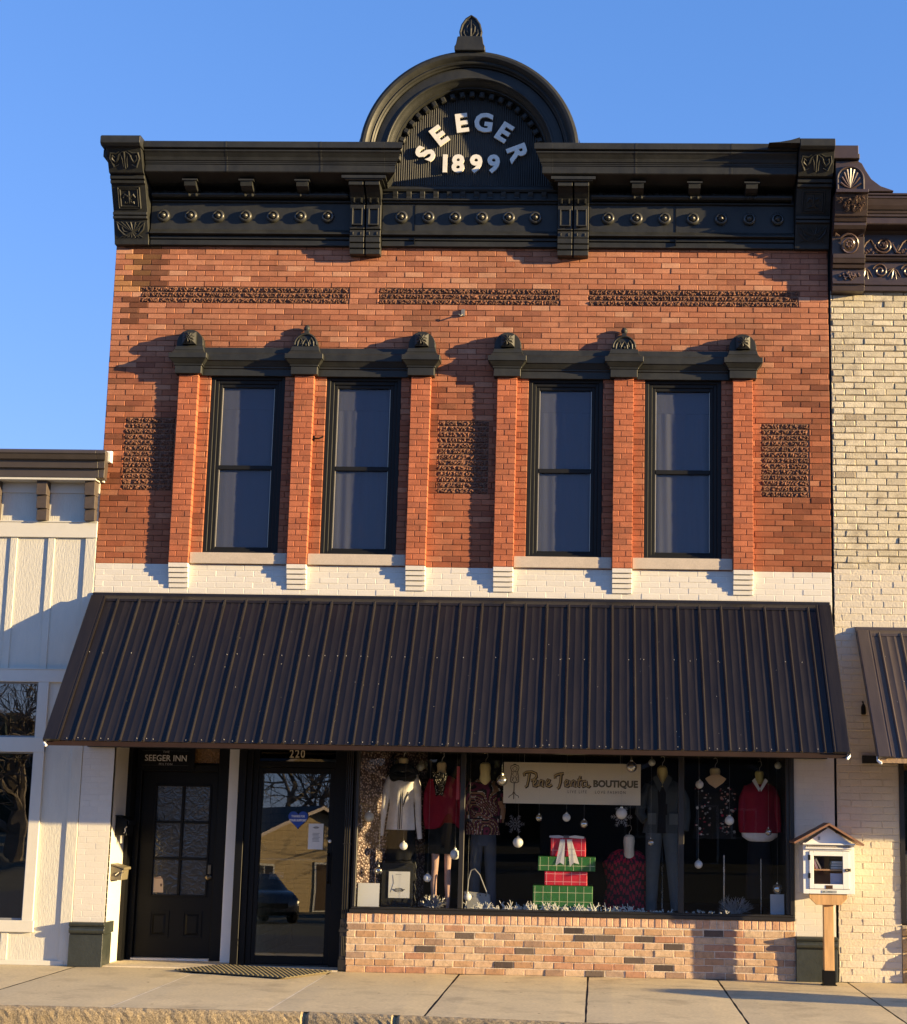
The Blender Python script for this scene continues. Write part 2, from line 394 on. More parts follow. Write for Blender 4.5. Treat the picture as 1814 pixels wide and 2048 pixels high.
# ---- upstairs windows
MWF = mat('window black', (.007, .008, .009), rough=.6, var=.2, spec=.25)
MBLIND = mat('woven blind', (.10, .094, .09), rough=.8, var=.06, vscale=40, bump=.0015, bscale=120, fine=.12)
MSHT = mat('lower blind', (.27, .26, .25), rough=.8, var=.08, vscale=40, bump=.0012, bscale=120, fine=.12)
for a, b in WIN:
    root = empty_part('window', BB)
    m = M(); lay = [(0, .046, .026, .18), (.046, .086, .046, .18), (.086, .124, .062, .18)]
    for i, (e0, e1, y0, y1) in enumerate(lay):
        A, B, C, D = a + e0, b - e0, WZ0 + e0 * .6, 6.385 - e0
        a1, b1, c1, d1 = a + e1, b - e1, WZ0 + e1 * .6, 6.385 - e1
        m.box(A, a1, y0, y1, C, D); m.box(b1, B, y0, y1, C, D); m.box(a1, b1, y0, y1, d1, D); m.box(a1, b1, y0, y1, C, c1)
    m.build('frame', MWF, root, bevel=.004)
    m = M(); m.box(a + .124, b - .124, .060, .12, 5.330, 5.378); m.build('meeting_rail', MWF, root, bevel=.004)
    m = M()
    for x in (a + .126, b - .131): m.box(x, x + .005, .072, .08, WZ0 + .08, 6.255)
    m.build('screen_edge', mat('brass edge', (.5, .46, .38), rough=.4, metal=.3), root)
    m = M(); m.box(a + .124, b - .124, .0835, .0875, WZ0 + .05, 6.28); m.build('glass', G_UP, root)
    m = M(); NX = 60; wr = random.Random(int(a * 100) + 7)
    for (zt_, zb_, yy, am) in ((6.3, 6.02, .106, .0004), (6.018, WZ0 + .04, .1035, (.0012, .0034, .0022, .0045)[WIN.index((a, b))])):
        ph = wr.uniform(0, 6); vs = []
        for r_ in range(9):
            for i_ in range(NX + 1):
                u = i_ / NX; z_ = zt_ + (zb_ - zt_) * r_ / 8
                vs.append((a + .08 + (b - a - .16) * u, yy + am * (math.sin(u * 21 + ph + r_ * .15) + .7 * math.sin(u * 43 + ph * 2 - r_ * .2)) * (.4 + u), z_))
        m.add(vs, [(r_ * (NX + 1) + i_, (r_ + 1) * (NX + 1) + i_, (r_ + 1) * (NX + 1) + i_ + 1, r_ * (NX + 1) + i_ + 1) for r_ in range(8) for i_ in range(NX)])
    m.build('blind', MBLIND, root)
    m = M(); m.box(a + .001, b - .001, .19, .3, WZ0, WZ1); m.build('lining', MINT, root)
for i in (0, 1, 3, 4):   # stone sills
    m = M(); m.box(PIER[i] + PW + .004, PIER[i + 1] - .004, -.035, .03, 4.268, 4.389); m.build('window_sill', MLIM, BB, bevel=.004)
# iron hooks and bits on the brickwork
m = M(); m.box(-.075, -.035, -.03, .0, 7.085, 7.16); m.tube([(-.06, -.03, 7.1), (-.08, -.07, 7.07), (-.10, -.07, 7.09)], .008); m.build('wall_hook', mat('galvanised', (.20, .195, .18), rough=.5, metal=.4), BB)
m = M(); m.tube([(-1.665, -.01, 5.675), (-1.60, -.055, 5.665), (-1.555, -.04, 5.69)], .009); m.box(-1.68, -1.655, -.02, 0, 5.65, 5.70); m.build('shutter_hook', MBLK, BB)

# ---- window hoods: caps on the piers, trims between them
def hood(px, kind):
    c = px + PW / 2; root = empty_part('hood_cap', BB)
    m = M(); hw = .148
    m.box(c - hw, c + hw, -.125, .01, 6.373, 6.462)
    # flare (frustum) and slab
    def frus(m, w0, y0, z0, w1, y1, z1):
        vs = [(c - w0, y0, z0), (c + w0, y0, z0), (c + w0, .01, z0), (c - w0, .01, z0), (c - w1, y1, z1), (c + w1, y1, z1), (c + w1, .01, z1), (c - w1, .01, z1)]
        m.add(vs, [(0, 3, 2, 1), (4, 5, 6, 7), (0, 1, 5, 4), (1, 2, 6, 5), (2, 3, 7, 6), (3, 0, 4, 7)])
    m.box(c - hw - .012, c + hw + .012, -.137, .01, 6.463, 6.481)
    frus(m, hw + .012, -.137, 6.482, .205, -.180, 6.533)
    m.box(c - .212, c + .212, -.188, .01, 6.534, 6.594)
    frus(m, .190, -.170, 6.595, .165, -.135, 6.635); frus(m, .165, -.135, 6.6355, .150, -.118, 6.692)
    m.build('cap', MP, root, bevel=.004)
    m = M()
    if kind == 'dome':
        poly = [(c + .148 * math.cos(PI * i / 14), 6.693 + (.03 + .155 * math.sin(PI * i / 14))) for i in range(15)] + [(c - .148, 6.693), (c + .148, 6.693)]
        m.prism(poly, -.105, .01, 'y'); m.build('dome', MP, root, bevel=.004)
        m = M(); b0, b1, z0, z1 = c - .075, c + .075, 6.70, 6.84
        m.box(b0, b1, -.15, -.104, z0, z1); apex = (c, -.20, 6.77)
        m.add([(b0, -.151, z0), (b1, -.151, z0), (b1, -.151, z1), (b0, -.151, z1), apex], [(0, 1, 4), (1, 2, 4), (2, 3, 4), (3, 0, 4)])
        for q in range(9):
            t = 2 * PI * q / 9; m.tube([(c + .015 * math.cos(t), -.195, 6.77 + .015 * math.sin(t)), (c + .045 * math.cos(t + .4), -.182, 6.77 + .045 * math.sin(t + .4)), (c + .062 * math.cos(t + .2), -.165, 6.77 + .062 * math.sin(t + .2))], [.007, .009, .004], 5)
        m.build('boss', MP, root)
    else:
        poly = [(c + .132 * math.cos(PI * i / 14), 6.72 + .135 * math.sin(PI * i / 14)) for i in range(15)] + [(c - .132, 6.693), (c + .132, 6.693)]
        m.prism(poly, -.09, .01, 'y')
        m.tube([(c + .122 * math.cos(PI * i / 14), -.098, 6.715 + .125 * math.sin(PI * i / 14)) for i in range(15)], .012, 6)
        m.build('arch_plate', MP, root)
        m = M()
        for s in (-1, 1):
            m.tube([(c + s * x, -.10, z) for x, z in [(.09, 6.70), (.085, 6.75), (.06, 6.79), (.04, 6.76), (.055, 6.72)]], [.006, .012, .012, .01, .006], 5)
            m.tube([(c + s * x, -.10, z) for x, z in [(.035, 6.70), (.03, 6.74), (0.0, 6.785)]], [.008, .012, .006], 5)
        m.ball((c, -.10, 6.715), .018, 8, 6)
        m.build('leaf_relief', MP, root)
        m = M(); m.box(c - .025, c + .025, -.08, .0, 6.85, 6.885); m.lathe([(.024, 6.885), (.036, 6.905), (.036, 6.925), (.02, 6.95), (.005, 6.958)], (c, -.05, 0), 'z', 10)
        m.build('finial', MP, root, smooth=True)
for i, px in enumerate(PIER): hood(px, 'leaf' if i in (1, 4) else 'dome')
for i in (0, 1, 3, 4):
    a, b = PIER[i] + PW / 2 + .150, PIER[i + 1] + PW / 2 - .150
    prof = [(.01, 6.372), (-.035, 6.372), (-.035, 6.448), (-.050, 6.456), (-.050, 6.474), (-.058, 6.478), (-.088, 6.528), (-.100, 6.532), (-.100, 6.590),
            (-.094, 6.594), (-.094, 6.604), (-.072, 6.625), (-.060, 6.688), (.01, 6.700)]
    m = M(); m.prism(prof, a, b); m.build('window_lintel', MP, BB, bevel=.0025)

# ------------------------------------------------------------------ cornice
CR = empty_part('cornice', BB)
# back board and frieze
m = M()
m.box(-3.61, 3.61, -.03, .3, 7.875, 8.86)
m.box(-3.99, 3.99, .0, .3, 7.962, 8.80)
m.build('back_board', MP, CR)
low = [(-.031, 7.880), (-.058, 7.880), (-.058, 7.935), (-.044, 7.938), (-.044, 7.945), (-.072, 7.948), (-.072, 7.975), (-.058, 7.979), (-.058, 7.986), (-.125, 7.992), (-.125, 8.005), (-.088, 8.048), (-.082, 8.052), (-.082, 8.36), (-.115, 8.37), (-.115, 8.385), (-.031, 8.40)]
for a, b in ((-3.60, -1.345), (-.985, .980), (1.335, 3.612)):
    m = M(); m.prism(low, a, b); m.build('frieze', MP, CR, bevel=.0015)
for x in (-.62, 2.30):
    m = M(); m.box(x - .004, x + .004, -.089, -.04, 7.9, 8.35); m.build('seam', MBLK, CR)
ROS = [-3.458 + .3098 * i for i in range(7)] + [-.770 + .3008 * i for i in range(6)] + [1.545 + .3143 * i for i in range(7)]
for x in ROS:
    m = M(); prof = [(.072, 0), (.072, .028), (.062, .042), (.048, .044), (.040, .030), (.036, .026), (.030, .044), (.020, .056), (.008, .066), (.0015, .068)]
    m.lathe(prof, (x, -.082, 8.205), 'y', 20); m.build('rosette', MROS, CR, smooth=True, sm_angle=50)
# upper moulding (crown) of the two side lengths
crown = [(.05, 8.515), (-.30, 8.515), (-.535, 8.548), (-.548, 8.556), (-.548, 8.632), (-.562, 8.636), (-.562, 8.648), (-.574, 8.652), (-.574, 8.662),
         (-.590, 8.668), (-.605, 8.70), (-.640, 8.735), (-.662, 8.748), (-.662, 8.762), (-.645, 8.766), (-.645, 8.772), (-.695, 8.778), (-.695, 8.842), (-.66, 8.862), (.1, 8.90)]
crown = [(y, z) if y > -.1 else (y * .79, z + .0882 * -y) for y, z in crown]
for a, b, s in ((-3.60, -.93, 1), (.93, 3.605, -1)):
    m = M(); m.prism(crown, a, b)
    for xq in [a + .9 + 1.05 * i for i in range(2)]: m.prism([(y - .0025, z) if y < 0 else (y - .1, z) for y, z in crown[1:-1]], xq, xq + .022)
    # mitred return that narrows towards the pediment
    k = len(m.v)
    xe = b if s > 0 else a
    P0 = [(xe + s * .001, y, z) for y, z in crown]; P1 = [(xe + s * max(0.0, (-y - .28)) * .75 + s * .002, y, z) for y, z in crown]
    n = len(crown); m.add(P0 + P1, [tuple(range(n)), tuple(range(2 * n - 1, n - 1, -1))] + [(i, i + n, (i + 1) % n + n, (i + 1) % n) for i in range(n)])
    m.build('crown_moulding', MP, CR, bevel=.002)
# soffit dentil line and modillions
for a, b in ((-3.58, -1.37), (1.36, 3.58)):
    m = M(); m.prism([(-.031, 8.401), (-.18, 8.401), (-.20, 8.42), (-.20, 8.436), (-.06, 8.45), (-.031, 8.45)], a, b); m.build('bed_moulding', MP, CR)
    x = a + .1
    while x < b - .05:
        m = M(); m.lathe([(.05, 0), (.05, .02), (.03, .03), (.01, .032)], (x, -.031, 8.482), 'y', 10); m.build('soffit_disc', MP, CR); x += .157
for x in (-3.117, -2.485, -1.860, 1.870, 2.496, 3.126):
    m = M(); m.box(x - .085, x + .085, -.36, -.031, 8.527, 8.545)
    m.prism([(-.031, 8.40), (-.12, 8.42), (-.21, 8.44), (-.27, 8.45), (-.33, 8.475), (-.345, 8.526), (-.031, 8.526)], x - .065, x + .065)
    for s in (-.04, .04): m.ball((x + s, -.20, 8.415), .02, 8, 6)
    m.build('modillion', MP, CR)
# centre dentil strip
m = M(); m.prism([(-.031, 8.386), (-.135, 8.386), (-.150, 8.392), (-.150, 8.405), (-.10, 8.412), (-.085, 8.415), (-.085, 8.50), (-.11, 8.505), (-.125, 8.53), (-.115, 8.56), (-.031, 8.575)], -.985, .980)
m.build('dentil_band', MP, CR, bevel=.002)
x = -.845
while x < .9:
    m = M(); m.prism([(-.086, 8.418), (-.125, 8.418), (-.115, 8.44), (-.128, 8.47), (-.135, 8.497), (-.086, 8.497)], x - .028, x + .028); m.build('dentil', MP, CR, bevel=.003); x += .152
# centre bracket pairs
for c in (-1.165, 1.157):
    root = empty_part('bracket_pair', CR)
    for s in (-1, 1):
        x0, x1 = (c - .172, c - .010) if s < 0 else (c + .010, c + .172)
        m = M()
        m.prism([(-.0, 7.765), (-.115, 7.765), (-.12, 7.82), (-.110, 7.825), (-.14, 7.83), (-.145, 7.880), (-.125, 7.885), (-.16, 7.89), (-.165, 7.945), (-.13, 7.95), (-.15, 7.96), (-.155, 8.03), (-.13, 8.035), (-.165, 8.042), (-.185, 8.315),
                 (-.14, 8.325), (-.16, 8.36), (-.20, 8.40), (-.26, 8.44), (-.33, 8.475), (-.37, 8.48), (-.37, 8.525), (0, 8.525)], x0, x1)
        xm = (x0 + x1) / 2
        m.build('bracket', MP, root, bevel=.003)
        m = M()   # raised panel
        for u, v in ((x0 + .022, x0 + .036), (x1 - .036, x1 - .022)): m.prism([(-.166, 8.085), (-.190, 8.085), (-.204, 8.275), (-.17, 8.275)], u, v)
        for q in (8.075, 8.262): m.box(x0 + .022, x1 - .022, -.203, -.165, q, q + .014)
        for u in (x0 + .03, x1 - .05): m.prism([(-.14, 8.34), (-.185, 8.345), (-.215, 8.39), (-.17, 8.40)], u, u + .02)
        for u in (x0 + .03, x1 - .045): m.box(u, u + .012, -.162, -.15, 7.975, 8.01)
        m.build('panel_frame', MP, root, bevel=.002)
    m = M(); m.box(c - .009, c + .009, -.06, 0, 7.77, 8.49); m.build('gap_board', MBLK, root)
    m = M(); m.prism([(-.0, 8.526), (-.39, 8.526), (-.40, 8.533), (-.40, 8.542), (0, 8.542)], c - .21, c + .21)
    m.build('bracket_head', MP, root)
    m = M(); m.box(c - .245, c + .245, -.415, -.2, 8.5425, 8.575); m.build('bracket_abacus', MP, root)
# end brackets leaning out
def scroll(m, cx, cz, sx, sz, yf, style, seed):
    rr = random.Random(seed)
    def t(pts, r): m.tube([(cx + sx * u, yf(cz + sz * v) - .004, cz + sz * v) for u, v in pts], r, 5)
    if style == 'leaf':      # tall scrolls with inner plume
        for s in (-1, 1):
            t([(s * u, v) for u, v in [(.10, .9), (.35, .6), (.45, .1), (.62, -.25), (.85, .1), (.8, .5), (.66, .3), (.7, .05)]], [.006, .014, .016, .016, .014, .012, .010, .005])
            t([(s * u, v) for u, v in [(.30, .95), (.55, .7), (.92, .75), (.98, .2), (.75, -.75), (.45, -.5)]], [.006, .012, .012, .014, .014, .006])
            t([(s * .12, -.8), (s * .16, .1), (s * .28, .8)], [.008, .012, .006])
        t([(0, -.9), (0, .9)], [.01, .014])
    elif style == 'fleur':
        t([(0, -.7), (0, .2), (0, .95)], [.008, .018, .005])
        for s in (-1, 1):
            t([(s * u, v) for u, v in [(.05, -.1), (.25, .3), (.55, .45), (.8, .1), (.6, -.05)]], [.008, .016, .015, .012, .005])
            t([(s * u, v) for u, v in [(.05, -.3), (.3, -.6), (.6, -.65), (.55, -.4)]], [.008, .012, .012, .006])
        t([(-.3, -.22), (.3, -.22)], .012)
    elif style == 'cross':
        for q in range(7):
            a = -1 + q * .33; t([(a, .95), (a * .4 + .1, .1), (-a * .8, -.95)], [.006, .016, .006])
        for s in (-1, 1):
            t([(s * u, v) for u, v in [(.95, .9), (.85, .1), (.5, -.6), (.1, -.9)]], [.006, .014, .014, .006])
            t([(s * u, v) for u, v in [(.3, .7), (.6, .3), (.5, -.2), (.2, -.3)]], [.006, .014, .012, .006])
    elif style == 'bud':
        for q in range(26):
            a = rr.uniform(0, 2 * PI); d = rr.random() ** .6
            m.ball((cx + sx * d * math.cos(a), yf(cz) - .012 * (1.3 - d), cz + sz * d * math.sin(a)), rr.uniform(.012, .022), 7, 5, (1, 1.2, 1))
for s in (-1, 1):
    x0, x1 = (-4.0, -3.615) if s < 0 else (3.62, 3.998)
    root = empty_part('end_bracket', CR); cx = (x0 + x1) / 2
    prof = [(.28, 7.872), (-.075, 7.872), (-.085, 7.92), (-.165, 8.13), (-.20, 8.135), (-.205, 8.16), (-.185, 8.168), (-.21, 8.175), (-.215, 8.205), (-.19, 8.212), (-.34, 8.478), (-.375, 8.482), (-.385, 8.51), (-.36, 8.515),
            (-.40, 8.525), (-.41, 8.56), (-.39, 8.566), (-.45, 8.575), (-.60, 8.80), (-.62, 8.805), (.28, 8.805)]
    m = M(); m.prism(prof, x0, x1); m.build('bracket', MP, root, bevel=.003)
    def lin(y0, z0, y1, z1): return lambda z: y0 + (y1 - y0) * (z - z0) / (z1 - z0)
    m = M(); scroll(m, cx, 8.025, .165, .085, lin(-.085, 7.92, -.165, 8.13), 'cross', 1); m.build('ribbon_carving', MP, root, smooth=True)
    m = M(); scroll(m, cx, 8.69, .165, .085, lin(-.45, 8.575, -.60, 8.80), 'leaf', 1); m.build('leaf_carving', MP, root, smooth=True)
    m = M(); scroll(m, cx, 8.345, .085, .075, lin(-.19, 8.212, -.34, 8.478), 'fleur', 1)
    f = lin(-.19, 8.212, -.34, 8.478)
    q = [(-.12, 8.245), (.12, 8.245), (.12, 8.45), (-.12, 8.45), (-.12, 8.245)]
    for k in (1.0, .82):
        pts = [(cx + u * k, f(8.3475 + (z - 8.3475) * k) - .006, 8.3475 + (z - 8.3475) * k) for u, z in q]
        for i in range(4): m.tube([pts[i], pts[i + 1]], .009, 4)
    m.build('fleur_panel', MP, root, smooth=True)
    m = M(); e = .03
    m.prism([(.2, 8.806), (-.655, 8.806), (-.69, 8.83), (-.69, 8.905), (-.66, 8.925), (.2, 8.96)], x0 - (.045 if s < 0 else 0), x1 + (0.01 if s < 0 else .0))
    if s < 0: m.box(x0 - .045, x0 - .0015, -.55, .1, 8.72, 8.8055)
    m.build('bracket_cap', MP, root, bevel=.004)
m = M(); m.prism([(3.28, 8.862), (3.615, 8.86), (3.615, 8.925), (3.52, 8.895), (3.40, 8.872)], -.69, -.2, 'y'); m.build('coping_sweep', MP, CR)

# ------------------------------------------------------------------ arched pediment
PD = empty_part('pediment', BB); CX, CZ = -.012, 8.845
def arc_sweep(m, prof, a0, a1, n=56):
    """prof=(radius,y) closed ring swept about the arch centre"""
    vs = []; k = len(prof); prof = [(r, y if y > -.05 else -.045 + (y + .045) * .78) for r, y in prof]
    for i in range(n + 1):
        t = a0 + (a1 - a0) * i / n
        for r, y in prof: vs.append((CX + r * math.cos(t), y, CZ + r * math.sin(t)))
    fs = [(i * k + j, i * k + (j + 1) % k, (i + 1) * k + (j + 1) % k, (i + 1) * k + j) for i in range(n) for j in range(k)]
    fs += [tuple(range(k - 1, -1, -1)), tuple(range(n * k, n * k + k))]
    m.add(vs, fs)
def arc_pt(r, y, t): return (CX + r * math.cos(t), y, CZ + r * math.sin(t))
AL = PI + .10; AR = -.10
m = M(); arc_sweep(m, [(1.205, .1), (1.225, -.33), (1.232, -.43), (1.222, -.46), (1.195, -.475), (1.165, -.468), (1.140, -.440), (1.128, -.405), (1.122, -.40), (1.105, -.41), (1.092, -.395), (1.088, -.36), (1.075, -.345), (1.072, .1)], AR, AL)
m.build('outer_hood', MP, PD, smooth=True, sm_angle=30)
m = M(); arc_sweep(m, [(1.0715, .09), (1.0715, -.30), (1.066, -.32), (.962, -.335), (.956, -.35), (.94, -.355), (.93, -.34), (.925, -.30), (.91, -.275), (.892, -.24), (.882, -.19), (.872, -.19), (.862, -.12), (.872, .09)], AR, AL)
m.build('inner_archivolt', MP, PD, smooth=True, sm_angle=30)
# tympanum with fine vertical corrugation
m = M(); N = 150; xs = [CX - .93 + 1.86 * i / N for i in range(N + 1)]
for i in range(N):
    y0 = -.048 if i % 2 else -.040
    for (xa, ya, xb, yb) in ((xs[i], -.040 if i % 2 else -.048, xs[i + 1], -.048 if i % 2 else -.040),):
        ha = math.sqrt(max(0, .9 ** 2 - (xa - CX) ** 2)); hb = math.sqrt(max(0, .9 ** 2 - (xb - CX) ** 2))
        m.add([(xa, ya, 8.56), (xb, yb, 8.56), (xb, yb, CZ + hb), (xa, ya, CZ + ha)], [(0, 1, 2, 3)])
m.box(-.97, .95, .0, .1, 8.50, 8.9)
m.build('tympanum', MP, PD)
m = M(); m.prism([(.0, 8.556), (-.075, 8.556), (-.08, 8.575), (-.05, 8.60), (.0, 8.605)], -.97, .95); m.build('tympanum_sill', MP, PD)
nd = 23
for i in range(nd):
    t = PI * (i + .5) / nd
    m = M(); k = 0; m.box(-.03, .03, -.11, -.04, -.034, .034); m.box(-.022, .022, -.12, -.1095, -.028, .028)
    mt = Matrix.Translation(arc_pt(.825, 0, t)) @ Matrix.Rotation(PI / 2 - t, 4, 'Y')
    m.xform(0, mt); m.build('arch_dentil', MP, PD, bevel=.004)
# wings of the hood meeting the cornice, finial on top
m = M()
for s in (-1, 1):
    m.prism([(CX + s * 1.225, 8.88), (CX + s * 1.30, 8.88), (CX + s * 1.26, 8.925), (CX + s * 1.226, 9.05)], -.3, .05, 'y')
m.build('hood_foot', MP, PD)
fc = -.028
m = M(); m.prism([(fc - .170, 10.055), (fc - .172, 10.10), (fc - .155, 10.13), (fc - .140, 10.22), (fc - .10, 10.225), (fc + .10, 10.225), (fc + .140, 10.22), (fc + .155, 10.13), (fc + .172, 10.10), (fc + .170, 10.055)], -.42, -.12, 'y')
m.build('finial_base', MP, PD, bevel=.006)
leaf = [(0, .30), (.055, .26), (.10, .19), (.122, .10), (.105, 0), (-.105, 0), (-.122, .10), (-.10, .19), (-.055, .26)]
m = M(); m.prism([(fc + u, 10.226 + v) for u, v in leaf], -.30, -.22, 'y')
lp = [(fc + u * .97, -.305, 10.226 + v * .98) for u, v in leaf]; lp = lp[5:] + lp[:5]; m.tube(lp, .016, 6)
m.tube([(fc, -.31, 10.24), (fc, -.32, 10.36), (fc, -.31, 10.47)], [.008, .016, .005], 6)
for s in (-1, 1):
    m.tube([(fc + s * u, -.31, 10.226 + v) for u, v in [(.01, .05), (.04, .10), (.045, .16), (.02, .2)]], [.006, .013, .012, .005], 6)
    m.tube([(fc + s * u, -.31, 10.226 + v) for u, v in [(.01, .01), (.05, .03), (.08, .08), (.075, .13)]], [.006, .013, .012, .005], 6)
m.build('finial', MP, PD)
# raised letters
MLET = mat('letter paint', (.72, .70, .62), rough=.45, var=.05, vscale=9, dark=(.4, .36, .28), darkamt=.25, dscale=14)
for ch, x, z, r in (('S', -.516, 8.962, 68), ('E', -.372, 9.172, 38), ('E', -.125, 9.322, 8), ('G', .125, 9.330, -6), ('E', .350, 9.218, -32), ('R', .505, 8.985, -68)):
    m = M(); put_text(m, ch, .298, (x, -.073, z), R(r), thick=.026, offset=.011); m.build('letter', MLET, PD)
for ch, x in (('1', -.300), ('8', -.152), ('9', .052), ('9', .250)):
    m = M(); put_text(m, ch, .280, (x, -.073, 8.838), 0, thick=.026, offset=.011); m.build('numeral', MLET, PD)
# ================================================================== ground floor of the brick building
# painted pilasters
for x0, x1, y1, zt in ((-4.0, -3.66, .55, 2.6), (3.568, 3.992, .5, 2.75)):
    m = M(); brickwork(m, x0, x1, .44, zt, .0, cream, H=.0635, mortar=(.645, .615, .55), rec=.0016, jit=.0003, ch=.0022, J=.003, tilt=.0005, jz=.0004, backing=False, depth=.06)
    m.box(x0, x1, .0016, y1, .0, zt, CREAM); m.build('pilaster', MW, BB)
for x0, x1 in ((-4.0, -3.645), (3.572, 3.996)):
    m = M(); m.box(x0, x1, -.07, .25, .0, .325); m.box(x0 + .004, x1 - .004, -.062, .25, .3255, .337)
    e = .018 if x0 < 0 else .0
    m.prism([(.25, .3375), (-.085, .3375), (-.098, .352), (-.102, .372), (-.096, .39), (-.082, .398), (-.078, .408), (-.098, .414), (-.110, .432), (-.110, .452), (.25, .452)], x0, x1 + e)
    m.build('pilaster_base', mat('plinth paint', (.030, .036, .033), rough=.42, var=.25, vscale=7, bump=.003, bscale=26), BB, bevel=.002)
# entrance recess: lining, ceiling, floor slab, doors
m = M(); m.box(-3.66, -3.615, .551, .80, .012, 2.6); m.build('recess_side_board', MBLK, BB)
m = M(); m.box(-3.66, -1.16, .0, 1.3, 2.601, 2.749); m.build('recess_ceiling', MINT, BB)
m = M(); m.box(-2.545, -2.385, .57, .90, .012, 2.6); m.build('white_post', mat('white post paint', (.80, .79, .76), rough=.5, var=.04), BB, bevel=.004)

ID = empty_part('inn_door', BB)
m = M()   # frame
m.box(-3.614, -3.552, .74, .92, .012, 2.6); m.box(-2.70, -2.546, .74, .92, .012, 2.6); m.box(-3.552, -2.70, .745, .92, 2.045, 2.12)
m.box(-3.552, -2.70, .76, .92, 2.42, 2.6); m.build('door_frame', MBLK, ID, bevel=.004)
# door leaf made of stiles, rails and six panes
DY = .80; xs0, xs1 = -3.548, -2.704; gx0, gx1, gz0, gz1 = -3.392, -2.792, .700, 1.885
m = M(); m.box(xs0, gx0, DY, DY + .05, .035, 2.04); m.box(gx1, xs1, DY, DY + .05, .035, 2.04)
m.box(gx0, gx1, DY, DY + .05, .035, gz0); m.box(gx0, gx1, DY, DY + .05, gz1, 2.04)
m.build('door_leaf', MBLK, ID)
m = M(); e = .018
for a, b, c, d in ((gx0 - e, gx0 + .004, gz0 - e, gz1 + e), (gx1 - .004, gx1 + e, gz0 - e, gz1 + e)): m.box(a, b, DY - .012, DY + .02, c, d)
for c in (gz0 - e, gz1 - .004): m.box(gx0 + .0045, gx1 - .0045, DY - .012, DY + .02, c, c + e + .004)
xm = (gx0 + gx1) / 2 ; m.box(xm - .014, xm + .014, DY - .006, DY + .02, gz0 + .005, gz1 - .005)
for i in (1, 2):
    z = gz0 + (gz1 - gz0) * i / 3
    for a, b in ((gx0 + .005, xm - .0145), (xm + .0145, gx1 - .005)): m.box(a, b, DY - .006, DY + .02, z - .014, z + .014)
m.build('glazing_bar', MBLK, ID, bevel=.003)
MOB = bpy.data.materials.new('obscure glass'); MOB.use_nodes = True
n = MOB.node_tree.nodes; l = MOB.node_tree.links; b = n['Principled BSDF']
b.inputs['Base Color'].default_value = (.022, .022, .024, 1); b.inputs['Roughness'].default_value = .2; b.inputs['Specular IOR Level'].default_value = .9
tc = n.new('ShaderNodeTexCoord'); nz = n.new('ShaderNodeTexNoise'); nz.inputs['Scale'].default_value = 11; nz.inputs['Detail'].default_value = 2; nz.inputs['Distortion'].default_value = 2.0
bp = n.new('ShaderNodeBump'); bp.inputs['Distance'].default_value = .0045; l.new(tc.outputs['Object'], nz.inputs['Vector']); l.new(nz.outputs['Fac'], bp.inputs['Height']); l.new(bp.outputs[0], b.inputs['Normal'])
for i in range(3):
    for a, bb in ((gx0, xm), (xm, gx1)):
        m = M(); m.box(a + .002, bb - .002, DY + .021, DY + .03, gz0 + (gz1 - gz0) * i / 3 + .002, gz0 + (gz1 - gz0) * (i + 1) / 3 - .002); m.build('pane', MOB, ID)
for a, bb in ((-3.395, -3.178), (-3.03, -2.815)):      # raised panels
    m = M(); c, d = .243, .535
    m.box(a, bb, DY - .010, DY - .0005, c, c + .02); m.box(a, bb, DY - .010, DY - .0005, d - .02, d); m.box(a, a + .02, DY - .010, DY - .0005, c + .0202, d - .0202); m.box(bb - .02, bb, DY - .010, DY - .0005, c + .0202, d - .0202)
    u, v = a + .035, bb - .035; w0, w1 = c + .035, d - .035; k = .022
    m.add([(u, DY - .0005, w0), (v, DY - .0005, w0), (v, DY - .0005, w1), (u, DY - .0005, w1), (u + k, DY - .013, w0 + k), (v - k, DY - .013, w0 + k), (v - k, DY - .013, w1 - k), (u + k, DY - .013, w1 - k)],
          [(4, 5, 6, 7), (0, 1, 5, 4), (1, 2, 6, 5), (2, 3, 7, 6), (3, 0, 4, 7)])
    m.build('raised_panel', MBLK, ID)
MBR = mat('dark brass', (.16, .13, .09), rough=.3, metal=.9, var=.2)
m = M(); m.box(-2.775, -2.735, DY - .022, DY, .93, 1.035, ch=.004); m.lathe([(.024, 0), (.024, .02), (.01, .025), (.01, .045), (.026, .055), (.026, .075), (.012, .083)], (-2.755, DY, .90), 'y', 14)
m.tube([(-2.755, DY - .05, .90), (-2.80, DY - .06, .90)], .008); m.build('door_lock', MBR, ID, smooth=True)
m = M(); m.box(-3.552, -2.70, .70, .80, .0125, .034); m.build('threshold', mat('aluminium', (.72, .70, .68), rough=.35, metal=.3), ID)
m = M(); m.box(-3.551, -2.701, .80, .81, 2.121, 2.419)
m.build('transom_panel', MBLK, ID)
m = M(); m.box(-2.99, -2.705, .775, .799, 2.14, 2.41)
m.build('amber_transom', mat('amber glass', (.20, .105, .03), rough=.25, var=.7, vscale=60, bump=.01, bscale=50), ID)

